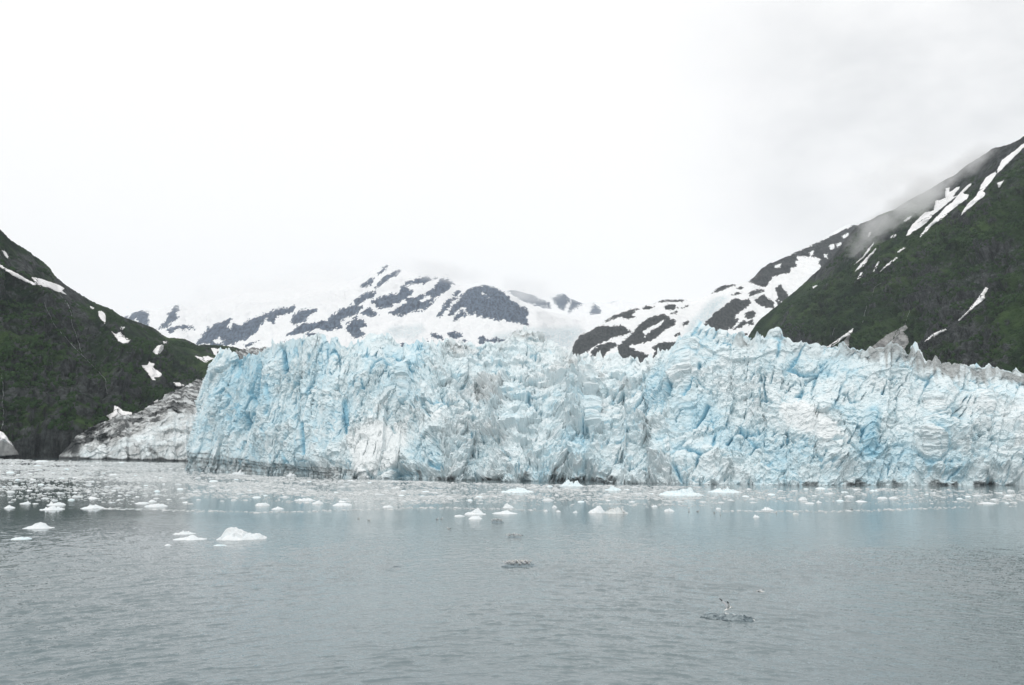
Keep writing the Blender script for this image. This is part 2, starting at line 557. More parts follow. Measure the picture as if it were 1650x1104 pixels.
MID_SNOW.append(Z4((510, 430), (560, 400), (620, 372), (645, 350), (600, 402), (540, 437), (520, 460)))
mask = rock_mask(P, MID_ROCK, MID_SNOW, 8)
mask = mask + 2.2 * fbm(ix / 7, iy / 4, 4, 421, .6)
ice = sstep(-6, 8, sdf(ix, iy, Z4((730, 520), (800, 360), (900, 270), (1000, 235), (1020, 260), (900, 380), (850, 420), (800, 500)), 20))
mat_mid = snow_rock("rock_under_snow", (.018, .022, .022), (.060, .066, .068), 3.6, .026, .45)
tag(grid_obj("mountain", P, {'rock': mask * .34, 'ice': ice}, mat_mid), "rounded dark rock ridges under melting snow, right of centre", None, None, 'structure')

# --- far snow mountain --------------------------------------------------------
Z2 = lambda *p: zoomed(p, 3.75, 180, 400)
Z3 = lambda *p: zoomed(p, 3.75, 560, 400)
ridge_far = [(60, 560), (130, 540), (190, 516), (215, 505), (232, 500), (258, 498), (270, 495), (284, 489), (298, 500), (330, 492), (365, 480), (395, 472), (440, 470), (480, 462), (520, 458), (560, 455), (585, 446), (605, 433), (624, 427), (650, 437), (690, 444), (715, 447), (740, 460), (770, 457), (800, 462), (815, 471), (830, 482), (850, 490), (880, 502), (930, 512), (980, 505), (1010, 492), (1100, 486), (1250, 480)]
rf = np.array(ridge_far)
cols = []
for x in np.linspace(60, 1250, 260):
    cols.append((x, 625, np.interp(x, [60, 880, 930, 1250], [4300, 4300, 4300, 5200]), np.interp(x, rf[:, 0], rf[:, 1]),
                 np.interp(x, [60, 300, 620, 860, 940, 1250], [7600, 7600, 7000, 6600, 8200, 8500])))
P, V = loft(cols, 60, 1250, 1150, 300, 30, 1500, 700, power=1.3)
nrm = grid_normals(P)
ix, iy = seen(P)
kk = (1 - .9 * sstep(.85, 1.0, V) * (V < 1.5))
P = P + nrm * ((fbm(P[..., 0] / 700, P[..., 2] / 500 + P[..., 1] / 1500, 6, 501, .55, True) * 85 + fbm(P[..., 0] / 160, P[..., 2] / 130 + P[..., 1] / 500, 4, 503, .55, True) * 16) * kk)[..., None]
ix, iy = seen(P)
FAR_ROCK = [Z2(*p) for p in [
    ((75, 420), (130, 393), (180, 376), (220, 383), (225, 440), (215, 465), (180, 460), (150, 430), (120, 440)),
    ((320, 450), (345, 400), (380, 350), (400, 343), (410, 370), (390, 400), (405, 415), (360, 450), (320, 490), (280, 490), (300, 475)),
    ((390, 470), (440, 463), (490, 475), (500, 490), (450, 492), (400, 490), (350, 512), (320, 500)),
    ((505, 580), (550, 520), (590, 480), (650, 450), (720, 425), (740, 450), (780, 470), (830, 430), (900, 400), (960, 380), (1040, 360), (1100, 350), (1100, 380), (1050, 400), (1000, 420), (980, 450), (930, 430), (900, 470), (860, 520), (800, 550), (740, 580), (690, 592), (600, 592), (560, 580)),
    ((1100, 400), (1140, 370), (1240, 368), (1200, 410), (1160, 440), (1120, 470), (1080, 440)),
    ((1050, 530), (1100, 490), (1150, 450), (1200, 460), (1300, 430), (1350, 390), (1450, 340), (1520, 350), (1480, 400), (1420, 420), (1380, 460), (1390, 480), (1310, 500), (1230, 490), (1160, 510)),
    ((1140, 520), (1200, 508), (1280, 520), (1200, 537)), ((1410, 490), (1470, 410), (1510, 430), (1545, 475), (1500, 480), (1530, 530), (1480, 550)),
    ((1460, 320), (1540, 270), (1600, 258), (1590, 290), (1530, 320), (1490, 340)), ((1500, 392), (1560, 358), (1610, 400), (1560, 417)),
    ((1505, 227), (1580, 183), (1560, 222), (1520, 237)), ((1000, 575), (1080, 545), (1060, 560), (1020, 585)), ((790, 590), (880, 560), (850, 592))]]
FAR_ROCK += [Z3(*p) for p in [
    ((185, 150), (215, 113), (240, 102), (235, 125), (200, 167)), ((168, 242), (215, 180), (280, 140), (325, 128), (290, 170), (240, 200)),
    ((80, 227), (160, 188), (140, 222), (100, 237)), ((45, 310), (110, 270), (175, 263), (140, 300), (80, 330), (40, 347)),
    ((140, 322), (200, 295), (300, 270), (340, 225), (390, 260), (380, 290), (310, 320), (250, 360), (180, 357)),
    ((340, 200), (400, 190), (450, 170), (540, 180), (480, 210), (420, 215), (350, 227)),
    ((250, 392), (300, 360), (350, 330), (340, 290), (400, 300), (470, 270), (520, 240), (560, 190), (600, 183), (635, 215), (610, 250), (560, 280), (520, 320), (490, 350), (430, 380), (370, 390), (300, 412)),
    ((540, 412), (580, 350), (620, 300), (660, 260), (700, 253), (640, 320), (600, 370), (560, 417)),
    ((600, 402), (650, 330), (700, 280), (750, 240), (800, 223), (860, 230), (910, 245), (960, 280), (1000, 320), (1040, 345), (1085, 370), (1090, 400), (1080, 420), (1095, 467), (1050, 457), (1000, 445), (940, 435), (890, 430), (830, 420), (770, 400), (740, 405), (720, 370), (690, 360), (710, 410), (640, 442), (650, 400), (610, 412)),
    ((510, 522), (545, 513), (585, 552), (540, 547), (520, 552)), ((595, 515), (650, 503), (690, 520), (695, 540), (650, 552), (610, 537)),
    ((790, 540), (815, 528), (850, 555), (900, 543), (945, 560), (880, 567), (820, 577), (790, 577)), ((400, 563), (430, 570), (410, 577)), ((700, 560), (740, 558), (720, 570)),
    ((0, 352), (60, 328), (0, 367)), ((0, 462), (50, 408), (80, 430), (120, 470), (60, 480), (100, 520), (80, 535), (40, 510), (20, 520)),
    ((310, 600), (340, 570), (360, 600), (340, 640)), ((475, 545), (490, 540), (485, 570))]]
FAR_SNOW = [Z3((440, 318), (470, 290), (508, 282), (500, 302), (462, 322)), Z3((690, 365), (705, 362), (740, 402), (728, 405)), Z3((640, 390), (690, 357), (700, 362), (655, 398)), Z3((815, 265), (850, 300), (840, 296)),
            Z2((610, 560), (650, 545), (680, 560), (640, 580)), Z2((700, 480), (725, 425), (735, 450), (722, 490))]
mask = rock_mask(P, FAR_ROCK, FAR_SNOW, 8)
sa, sb = (ix * -.80 + iy * .60), (ix * .60 + iy * .80)
mask = mask + 6.0 * fbm(sa / 17 + .8 * fbm(sa / 20, sb / 20, 2, 520), sb / 6.5, 4, 521, .6) + 3.2 * fbm(sa / 5, sb / 2.2, 3, 523, .6) + .1
ice = sstep(-6, 10, sdf(ix, iy, Z3((880, 520), (1100, 480), (1400, 470), (1420, 500), (1330, 640), (1200, 700), (900, 640)), 20)) + .7 * sstep(-4, 8, sdf(ix, iy, Z3((250, 470), (450, 450), (480, 500), (400, 560), (200, 540)), 20))
mat_far = snow_rock("snow_mountain_surface", (.030, .048, .080), (.120, .165, .225), 4.4, .016, .8)
tag(grid_obj("snow_mountain", P, {'rock': mask * .34, 'ice': ice}, mat_far), "snow covered mountain with a dark rock dome and slanting rock bands", None, None, 'structure')

# --- farthest ridge behind ------------------------------------------------------
ridge_back = [(760, 500), (800, 470), (830, 468), (860, 476), (880, 480), (892, 476), (908, 472), (916, 480), (930, 486), (941, 490), (955, 486), (975, 489), (1000, 484), (1040, 492), (1110, 500)]
rb = np.array(ridge_back)
cols = [(x, 530, 9000, np.interp(x, rb[:, 0], rb[:, 1]), 10500) for x in np.linspace(760, 1110, 90)]
P, V = loft(cols, 760, 1110, 420, 90, 20, 1500, 500)
nrm = grid_normals(P)
ix, iy = seen(P)
P = P + nrm * (fbm(P[..., 0] / 500, P[..., 2] / 300, 5, 601, .55, True) * 50 * (1 - .9 * sstep(.85, 1, V) * (V < 1.5)))[..., None]
BACK_ROCK = [Z3(*p) for p in [((950, 240), (1050, 250), (1120, 280), (1160, 310), (1220, 330), (1225, 360), (1150, 350), (1080, 330), (1000, 290)),
             ((1235, 300), (1310, 270), (1345, 310), (1320, 350), (1300, 375), (1255, 340)), ((1350, 308), (1435, 330), (1360, 370), (1335, 392)),
             ((1465, 390), (1490, 333), (1530, 375), (1530, 402), (1470, 402)), ((1520, 308), (1620, 325), (1560, 320))]]
mask = rock_mask(P, BACK_ROCK, (), 6)
tag(grid_obj("snow_mountain", P, {'rock': mask * .22, 'ice': mask * 0}, mat_far), "far grey ridge behind the snow saddle", None, None, 'structure')
# ------------------------------------------------------------------ glacier
M = Mat("glacier_ice")
f1 = M.noise(.09, 5, .6)
f2 = M.noise(.55, 5, .62)
f3 = M.noise(2.2, 3, .6)
b = M.math('ADD', M.attr('blue'), M.math('MULTIPLY', M.math('SUBTRACT', f2, .5), .5))
b = M.math('ADD', b, M.math('MULTIPLY', M.math('SUBTRACT', f1, .5), .35))
c = M.mix(M.ramp(b, .0, .6), (.81, .85, .86), (.675, .785, .82))
c = M.mix(M.ramp(b, .55, 1.25), c, (.37, .61, .72))
dn = M.math('ADD', M.attr('dirt'), M.math('MULTIPLY', M.math('SUBTRACT', f2, .5), .9))
dn = M.math('ADD', dn, M.math('MULTIPLY', M.math('SUBTRACT', f3, .5), .5))
c = M.mix(M.math('MULTIPLY', M.ramp(dn, .3, .95), .8), c, M.mix(M.ramp(f3, .35, .65), (.14, .14, .135), (.37, .37, .36)))
c = M.mix(M.math('MULTIPLY', M.ramp(M.math('ADD', M.attr('grime_dark'), M.math('MULTIPLY', M.math('SUBTRACT', f2, .5), .6)), .35, .8), .93), c, (.030, .036, .038))
hgt = M.math('ADD', M.math('MULTIPLY', f2, .9), M.math('MULTIPLY', f3, .3))
glacier_mat = M.bsdf(c, .55, M.bump(hgt, .55, 1.0), .3)

glacier = bpy.data.objects.new("glacier", None)
COL.objects.link(glacier)
glacier.location = (0, 600, 0)
tag(glacier, "huge broken pale blue glacier front standing across the water", "glacier")


def under(o):
    o.parent = glacier
    o.location = (0, -600, 0)
    return o


crest = [(330, 600), (340, 610), (350, 585), (358, 575), (365, 569), (372, 567), (381, 571), (385, 580), (395, 577), (405, 573), (424, 569), (432, 564), (440, 557), (453, 555), (467, 548), (488, 543), (507, 543), (521, 544), (524, 555), (533, 557), (536, 546), (543, 545), (549, 555), (563, 559), (576, 552), (600, 545), (624, 545), (640, 555), (649, 560), (659, 564), (688, 560), (693, 556), (709, 552), (731, 551), (757, 553), (768, 560), (775, 564), (787, 555), (800, 553), (813, 552), (821, 545), (840, 539), (853, 539), (867, 544), (880, 555), (896, 555), (907, 564), (916, 572), (935, 572), (949, 567), (956, 579), (975, 575), (993, 571), (1012, 579), (1039, 579), (1060, 577), (1076, 571), (1092, 564), (1103, 553), (1113, 541), (1127, 535), (1135, 537), (1151, 544), (1167, 540), (1183, 545), (1191, 543), (1204, 551), (1220, 547), (1234, 546), (1240, 539), (1244, 535), (1254, 533), (1258, 539), (1264, 549), (1287, 553), (1319, 556), (1340, 559), (1356, 558), (1374, 560), (1398, 564), (1418, 561), (1446, 557), (1455, 561), (1467, 573), (1488, 579), (1494, 575), (1515, 584), (1532, 591), (1546, 589), (1577, 588), (1584, 594), (1650, 596), (1720, 600), (1850, 612)]
cr = np.array(crest, float)
#        xb   Db   yb   xc   setback  power
CTRL = [(352, 1010, 0, 345, 8, 1), (335, 900, 0, 350, 8, 1), (317, 780, 0, 357, 9, 1), (304, 690, 0, 363, 11, 1.1), (300, 0, 757, 367, 14, 1.1), (316, 0, 758.5, 380, 17, 1.1), (350, 0, 761, 405, 20, 1.15),
        (440, 0, 765, 455, 24, 1.2), (520, 0, 768.5, 526, 34, 1.25), (580, 0, 770.5, 582, 45, 1.2), (660, 0, 772.5, 664, 60, 1.2), (720, 0, 775, 722, 85, 1.25),
        (850, 0, 777.5, 850, 118, 1.25), (960, 0, 779, 960, 105, 1.2), (1040, 0, 780, 1045, 88, 1.1), (1110, 0, 781, 1118, 60, .9), (1250, 0, 782.5, 1250, 48, .7),
        (1400, 0, 784, 1402, 46, .6), (1550, 0, 786, 1552, 50, .55), (1650, 0, 788, 1650, 55, .55), (1850, 0, 792, 1850, 70, .6)]
ct = np.array(CTRL, float)
Db = np.array([d if d > 0 else float(water_dist(y)) for _, d, y, *_ in CTRL])
yb = height_to_y(0.0, Db)
base = at(ct[:, 0], yb, Db)
seg = np.r_[0, np.cumsum(np.linalg.norm(np.diff(base[:, :2], axis=0), axis=1))]
nC = 1700
# fewer columns on the side that turns away from the ship
s_turn = seg[4]
s_ = np.r_[np.linspace(0, s_turn, 260)[:-1], np.linspace(s_turn, seg[-1], nC - 259)]
ip = lambda a: np.interp(s_, seg, a)
bx, by, xc, S, pw = ip(base[:, 0]), ip(base[:, 1]), ip(ct[:, 3]), ip(ct[:, 4]), ip(ct[:, 5])
# soften the corner line a little so that it reads as ice and not as a fold
by = by + 6 * perlin(s_ / 28, s_ * 0 + 2.5, 9) + 2.5 * perlin(s_ / 9, s_ * 0 + 5.5, 19)
bxy = np.stack([bx, by], -1)
yb_ = height_to_y(-12.0, by)
xb_ = 825 + F * bx / (by * CP + (-12.0 - EYE) * SP)
yc_ = np.interp(xc, cr[:, 0], cr[:, 1])
nR, nB = 250, 70
t = np.linspace(0, 1, nR)[:, None]
D = by + S * np.clip(t, 0, 1) ** pw
edge_k = 1 - sstep(317, 352, np.maximum(xb_, 300))[None, :]
wt_ = np.interp(t, [0, .10, .23, .40, .67, 1], [0, .02, .30, .45, .58, 1])
X = xb_ + (xc - xb_) * (t + (wt_ - t) * edge_k)
Y = yb_ + (yc_ - yb_) * t
P = at(X, Y, D)
top = P[-1]
zs = np.convolve(np.pad(top[:, 2], 30, mode='edge'), np.ones(61) / 61, 'valid')
w = (np.linspace(0, 1, nB + 1)[1:] ** 1.7)[:, None]
wl = w * np.interp(X[-1], [300, 420, 700, 900, 1200, 1850], [90, 160, 260, 260, 220, 200])
B = np.empty((nB, nC, 3))
# straight back from the ship
dirn = top[:, :2] / np.linalg.norm(top[:, :2], axis=1, keepdims=True)
B[..., :2] = top[None, :, :2] + dirn[None] * wl[..., None]
mixz = 1 - np.exp(-wl / 6)
B[..., 2] = top[None, :, 2] * (1 - mixz) + (zs - 5)[None] * mixz - .05 * wl
P = np.concatenate([P, B], 0)
T = np.concatenate([np.broadcast_to(t, (nR, nC)), 1 + wl / 60], 0)
ix0, iy0 = seen(P)
hcoord = np.r_[np.zeros((1, nC)), np.cumsum(np.linalg.norm(np.diff(P, axis=0), axis=-1), axis=0)]
scoord = np.broadcast_to(s_, hcoord.shape)
nrm = grid_normals(P)
# smooth the push direction: mostly out of the face, partly up
pn = nrm.copy()
pn[nrm[..., 1] > .3] *= -1
pn = pn + np.array([0, -.4, .12])
pn /= np.linalg.norm(pn, axis=-1, keepdims=True)

# where the ice is smooth sheer wall, jumbled rubble or a snowy fan
ctr = sstep(640, 760, ix0) * (1 - sstep(1040, 1110, ix0))
rough = .62 + .75 * ctr
rough *= np.where(ix0 < 600, .85, 1)
low_r = sstep(1150, 1280, ix0) * sstep(.30, .5, 1 - T)          # stepped apron at the foot of the right wall
fan = sstep(-8, 10, sdf(ix0, iy0, [(560, 705), (600, 690), (650, 690), (660, 720), (640, 760), (625, 778), (585, 776), (570, 745)], 30))
fan2 = sstep(-8, 10, sdf(ix0, iy0, [(1250, 650), (1290, 650), (1345, 700), (1360, 735), (1320, 720), (1270, 690)], 30))
wallR = sstep(1230, 1300, ix0) * sstep(.52, .62, T) * (1 - sstep(.93, 1, T))
rough = rough * (1 - .45 * np.maximum(fan, fan2)) * (1 - .35 * wallR)

wu = scoord + 1.5 * fbm(scoord / 8, hcoord / 8, 4, 41, .65)
wh = hcoord + 1.5 * fbm(scoord / 8 + 9, hcoord / 8, 4, 43, .65)
lean = -.28 * wh                                                    # fractures lean to the right going up
el = 1.9 - .7 * ctr                                                 # tall slabs on the cliffs, blocks in the jumble
f_a = facets((wu + lean) / 24, wh / (24 * el), 100)
f_A = facets((wu + lean) / 42, wh / (42 * el), 105)
f_b = facets((wu + lean) / 10.5, wh / (10.5 * el), 110)
f_c = facets((wu + lean * .8) / 4.6, wh / (4.6 * (1 + .35 * (el - 1))), 120)
f_d = facets(wu / 2.1, wh / 2.3, 130)
f_e = facets(scoord / 1.05, hcoord / 1.05, 135)
lowf = fbm(scoord / 60, hcoord / 110, 3, 61)
but = fbm((scoord + lean) / 30, hcoord / 170, 3, 65, .5, True)               # standing buttresses and hollows between them
gran = .42 + .95 * np.maximum(.35 * sstep(1080, 1200, ix0), sstep(-.12, .28, fbm(scoord / 20, hcoord / 20, 4, 67)), .62 * ctr)   # smooth faces beside shattered ones
disp = lowf * 7 + but * 4.5 * (1 - .6 * ctr) + rough * (f_A[0] * 4.8 * (1 - .5 * ctr) + f_a[0] * 4.6 + f_b[0] * 3.0) + rough * gran * (f_c[0] * 2.3 + f_d[0] * 1.8 + f_e[0] * 1.15)
disp += rough * gran * 1.3 * fbm(scoord / 5, hcoord / 5, 5, 63, .6, True)
# open vertical cracks between some of the slabs
cm = sstep(.05, .45, fbm(scoord / 26, hcoord / 26, 3, 71)) * (1 - .5 * low_r)
cr1 = np.exp(-((f_b[2] - f_b[1]) / .085) ** 2) * cm
cr2 = np.exp(-((f_c[2] - f_c[1]) / .10) ** 2) * sstep(.1, .5, fbm(scoord / 14, hcoord / 14, 2, 73)) * .6
crack = np.maximum(cr1, cr2)
calm_ = (ix0 < 600) * (1 - sstep(.9, 1.5, P[..., 2] / np.interp(ix0, [296, 330, 440, 580, 600], [13, 12, 7, 4.5, 1])))
disp = np.where(T < 1, disp - calm_ * .7 * rough * gran * (f_c[0] * 2.3 + f_d[0] * 1.8 + f_e[0] * 1.15), disp)
disp -= cr1 * 3.2 + cr2 * 1.2
# sets of narrow, nearly upright splits
f_v = facets((wu + lean * 1.15) / 5.0, wh / 22, 145)
f_w = facets((wu + lean * 1.15) / 2.6, wh / 10, 147)
vm = sstep(.12, .42, fbm(scoord / 20 + 40, hcoord / 16, 3, 148))
vm2 = sstep(.15, .45, fbm(scoord / 13 + 80, hcoord / 10, 3, 149))
spl = np.maximum(np.exp(-((f_v[2] - f_v[1]) / .075) ** 2) * vm, .8 * np.exp(-((f_w[2] - f_w[1]) / .10) ** 2) * vm2)
disp -= spl * 3.4
crack = np.maximum(crack, spl)

# marked features of this front: ridges push out, gashes cut in
def bump_line(line, width, amt, sharp=1.0):
    d = seg_dist(ix0, iy0, line)
    return amt * np.exp(-(d / width) ** (2 * sharp))


FE = 0
FE = FE + bump_line([(1000, 735), (1050, 660), (1090, 600), (1122, 550)], 30, 9, .6)       # diagonal rib
FE = FE + bump_line([(935, 655), (925, 700), (915, 740)], 26, 9, .6)                        # pyramid
FE = FE + bump_line([(1404, 668), (1398, 720)], 9, 5.5)                                     # lone pillar
FE = FE + bump_line([(690, 565), (650, 640)], 24, 7, .8)                                    # blue slab
FE = FE + bump_line([(600, 552), (585, 620)], 26, 6, .8)
FE = FE + bump_line([(445, 600), (438, 700)], 18, 6, .8)
FE = FE + bump_line([(500, 640), (505, 740)], 16, 5, .8)
FE = FE + bump_line([(370, 575), (345, 660), (325, 745)], 14, 4, .8)
FE = FE + bump_line([(1290, 660), (1340, 715), (1350, 735)], 26, 6, .8)
FE = FE + bump_line([(1560, 650), (1650, 655)], 22, 5, .8)
FE = FE + bump_line([(1480, 720), (1560, 690), (1640, 690)], 18, 5, .8)
FE = FE + bump_line([(1060, 760), (1150, 745), (1200, 770)], 16, 5, .8)
GASH = [([(428, 610), (424, 628), (417, 650)], 5.5, 7), ([(389, 583), (386, 605)], 4.5, 6), ([(402, 672), (403, 690)], 2.2, 3.5), ([(649, 596), (644, 614)], 2.0, 4), ([(501, 576), (497, 588)], 3.4, 4),
        ([(1235, 610), (1234, 630), (1237, 650)], 1.8, 3), ([(1268, 700), (1269, 715)], 2.6, 4), ([(1143, 665), (1137, 680), (1122, 698)], 1.8, 3.5), ([(1122, 622), (1112, 650)], 1.9, 3.5), ([(1100, 628), (1095, 650)], 1.9, 3.5), ([(1131, 600), (1130, 606)], 2.5, 4),
        ([(556, 650), (560, 700)], 4, 3), ([(460, 600), (455, 560)], 3, 5), ([(750, 620), (742, 630)], 2.6, 4), ([(632, 690), (636, 700)], 2.2, 3.5), ([(779, 692), (778, 712)], 2.2, 3.5), ([(760, 702), (759, 715)], 1.8, 3), ([(500, 690), (499, 735)], 2, 3)]
gash = 0
for ln, wd, am in GASH:
    g = bump_line(ln, wd, 1.0)
    FE = FE - am * g
    gash = np.maximum(gash, g)
disp = disp + FE * (T <= 1.02)
# undercut, wave-worn foot
for x0, x1, dep in ((640, 735, 6), (745, 760, 3), (830, 955, 6), (1290, 1420, 4), (1480, 1650, 7), (300, 580, 2.5)):
    hz = P[..., 2]
    disp -= dep * sstep(x0 - 8, x0 + 8, ix0) * (1 - sstep(x1 - 8, x1 + 8, ix0)) * (1 - sstep(2.0, 7.5, hz)) * (T < 1)
# ledges on the stepped apron
step = np.modf(hcoord / 6.0 + 2.4 * fbm(scoord / 22, hcoord / 40, 5, 91, .6) + 6)[0]
disp += low_r * (step - .5) * -1.9 * sstep(-.2, .3, fbm(scoord / 20, hcoord / 10, 3, 92))

fade_back = 1 - .5 * sstep(.78, 1.0, T) * (1 - .3 * sstep(1.1, 1.6, T))
P = P + pn * (disp * fade_back)[..., None]
# pinnacles along the broken top edge
band = sstep(.86, 1.0, np.clip(T, 0, 1)) * np.exp(-np.clip(T - 1, 0, None) / .55)
q1 = facets(scoord / 4.4, P[..., 1] / 5.5, 140)
q2 = facets(scoord / 2.3, P[..., 1] / 2.6, 150)
spk = np.interp(ix0, [300, 600, 700, 900, 1150, 1250, 1300, 1450, 1560, 1850], [2.4, 2.8, 3.4, 4.4, 4.0, 3.4, 3.4, 3.4, 3.0, 2.6])
P[..., 2] += band * (.7 + 1.7 * sstep(-.2, .4, fbm(scoord / 18, scoord * 0 + 3, 3, 155))) * (spk * (q1[3] ** 1.5) * np.clip(1.15 - q1[1] * 1.7, 0, 1) + spk * .42 * q2[3] * np.clip(1.1 - q2[1] * 1.7, 0, 1) - spk * .30)
back = sstep(1.0, 1.4, T)
P[..., 2] += back * ((facets(P[..., 0] / 9, P[..., 1] / 9, 160)[0]) * 2.5 - 1)

# colour: fresh blue ice on some blocks, weathered white on others, bluer along cracks and gashes
blue = .44 + .22 * fbm(scoord / 24, hcoord / 28, 5, 81) + .20 * (f_b[3] - .5) + .18 * (f_a[3] - .5) + .26 * (f_c[3] - .5) + .2 * (f_d[3] - .5) - .16 * (gran - .9)
blue += crack * .8 + gash * .9
blue += .10 * (1 - sstep(500, 660, ix0)) + .22 * sstep(-10, 15, sdf(ix0, iy0, [(365, 575), (470, 560), (450, 650), (400, 700), (330, 700)], 40))
blue += .25 * bump_line([(680, 570), (655, 630)], 28, 1) + .25 * bump_line([(925, 665), (930, 730)], 30, 1) + .4 * bump_line([(1404, 668), (1395, 740)], 12, 1)
blue += .30 * bump_line([(1060, 640), (1120, 660)], 34, 1) + .18 * bump_line([(1130, 690), (1250, 740)], 50, 1) + .25 * bump_line([(1380, 740), (1540, 760)], 24, 1) + .2 * bump_line([(690, 730), (640, 720)], 22, 1) + .2 * bump_line([(1240, 590), (1360, 600)], 26, 1)
blue -= .55 * np.maximum(fan, fan2) + .12 * ctr * sstep(.45, .9, T) + .04 * ctr + .25 * sstep(-5, 20, T * 100 - 100)
blue -= .25 * bump_line([(600, 720), (700, 690), (790, 620)], 26, 1) + .2 * bump_line([(1480, 660), (1640, 680)], 30, 1)
edge = np.interp(ix0, cr[:, 0], cr[:, 1])
dep = iy0 - edge                                                     # how far below the top edge
dirt = .02 + .26 * fbm(scoord / 12, hcoord / 12, 4, 95)
dirt += .25 * sstep(1280, 1420, ix0) * (1 - sstep(12, 62, dep)) + .14 * sstep(1460, 1540, ix0) * (1 - sstep(18, 34, dep)) + .5 * (f_c[3] - .5) * sstep(1300, 1420, ix0) * (1 - sstep(20, 60, dep)) + .22 * sstep(1120, 1200, ix0) * (1 - sstep(5, 30, dep))
dirt += .10 * ctr * (1 - sstep(20, 110, dep)) + .26 * bump_line([(735, 570), (705, 610)], 20, 1) + .20 * bump_line([(965, 680), (1000, 700), (960, 720)], 22, 1) + .14 * bump_line([(850, 550), (860, 610), (940, 600)], 30, 1) + .10 * bump_line([(800, 640), (820, 620)], 26, 1)
dirt += .30 * bump_line([(1285, 665), (1330, 700)], 14, 1) + .2 * bump_line([(1150, 590), (1190, 560)], 30, 1) + .25 * bump_line([(1440, 760), (1490, 745)], 12, 1)
streaks = fbm(scoord / 1.8, hcoord / 30, 3, 97)
dirt += 1.1 * np.clip(streaks, 0, 1) * sstep(1300, 1440, ix0) * (1 - sstep(22, 80, dep))
dirt = np.where(T > 1, np.minimum(dirt, .16), dirt)
dirt += .12 * np.exp(-((f_c[2] - f_c[1]) / .09) ** 2) * ctr
dirt += (.16 + .5 * (f_d[3] - .5) + .3 * (f_c[3] - .5)) * sstep(640, 760, ix0) * (1 - sstep(6, 34, dep)) * (T < 1)
dirt *= 1 - .6 * np.maximum(fan, fan2)
dirt += .42 * (ix0 < 600) * (1 - sstep(.7, 1.25, P[..., 2] / np.interp(ix0, [296, 330, 440, 580, 600], [14, 13, 7.5, 5, 1])))
# dark debris bands frozen into the foot of the left cliff, near-black patches along the foot elsewhere
hz = P[..., 2]
bw = np.interp(ix0, [296, 330, 440, 580, 600], [13.5, 12.5, 7.0, 4.5, 0])
lay = (hz + 1.3 * fbm(scoord / 11, hcoord / 11, 3, 94)) / np.maximum(bw, .1)
bands = sum(np.exp(-((lay - a) / wd) ** 2) for a, wd in ((.10, .10), (.42, .06), (.62, .05), (.86, .05))) + .35 * np.exp(-((lay - .5) / .5) ** 4)
grime_dark = (.22 * bands * (.85 + .7 * fbm(scoord / 16, hcoord / 5, 3, 96)) * .9 + .22 * fbm(scoord / 4, hcoord / 1.2, 4, 99) + .36 * (1 - sstep(.85, 1.15, lay))) * (ix0 < 600) * (lay < 1.3) * (T < 1)
foot_dark = 0
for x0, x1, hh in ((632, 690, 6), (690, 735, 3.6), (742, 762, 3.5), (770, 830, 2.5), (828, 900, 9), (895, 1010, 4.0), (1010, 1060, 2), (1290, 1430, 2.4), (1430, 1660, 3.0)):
    foot_dark = np.maximum(foot_dark, sstep(x0 - 8, x0 + 8, ix0) * (1 - sstep(x1 - 8, x1 + 8, ix0)) * sstep(-.35, .1, fbm(scoord / 12, scoord * 0, 3, 93)) * (1 - sstep(.3, .75, hz / hh + .9 * fbm(scoord / 5, hcoord / 3, 3, 98))))
grime_dark = np.maximum(grime_dark, foot_dark * .75)
grime_dark = np.clip(grime_dark, 0, 1) * (T < 1)
cliff = under(grid_obj("ice_cliff", P, {'blue': blue, 'dirt': dirt, 'grime_dark': grime_dark}, glacier_mat, smooth=False))
tag(cliff, "sheer shattered blue and white ice wall")

# ---- the grey, dirt covered margin between the cliff and the hill ------------
topm = Z1((250, 985), (275, 960), (330, 890), (400, 860), (470, 833), (560, 812), (640, 768), (730, 713), (820, 673), (920, 640)) + [(362, 588), (378, 566), (400, 562), (430, 560), (470, 566)]
tm = np.array(topm)
xs = np.linspace(95, 470, 620)
bD = np.interp(xs, [95, 110, 200, 260, 300, 345, 470], [1010, 985, 935, 905, 880, 860, 860])
bD = bD + 8 * perlin(xs / 16, xs * 0 + .5, 3) + 4 * perlin(xs / 6, xs * 0 + .5, 4)
byy = height_to_y(-3, bD)
tD = bD + np.interp(xs, [95, 130, 200, 280, 350, 400, 470], [4, 30, 80, 220, 480, 900, 1100])
tyy = np.interp(xs, tm[:, 0], tm[:, 1])
nR = 210
t = np.linspace(0, 1, nR)[:, None]
Dm = bD + (tD - bD) * t ** 1.8
Ym = byy + (tyy - byy) * t
P = at(np.broadcast_to(xs, Ym.shape), Ym, Dm)
w = (np.linspace(0, 1, 21)[1:])[:, None]
B = np.repeat(P[-1][None], 20, 0).copy()
B[..., 1] += w * 160
B[..., 2] -= w * 35
P = np.concatenate([P, B], 0)
T = np.concatenate([np.broadcast_to(t, (nR, len(xs))), np.broadcast_to(1 + w, (20, len(xs)))], 0)
ixm, iym = seen(P)
a_, h_ = P[..., 0] + .25 * P[..., 1], P[..., 2] + .45 * P[..., 1]
g1 = facets(a_ / 22, h_ / 22, 170)
g2 = facets(a_ / 9, h_ / 9, 180)
g3 = facets(a_ / 4, h_ / 4, 190)
dd = (g1[0] * 4.0 + g2[0] * 1.8 + g3[0] * .9) * sstep(95, 125, ixm)
P = P + np.array([0, -.75, .65]) * dd[..., None]
upper = sstep(-12, 14, np.interp(ixm, [95, 130, 180, 213, 243, 278, 312, 350, 400], [740, 722, 706, 700, 690, 672, 665, 640, 600]) - iym)
lowd = fbm(a_ / 26, h_ / 18, 4, 195)
dirt = .52 + .34 * upper + .35 * lowd + .35 * (g2[3] - .5) + .25 * (g3[3] - .5) * upper
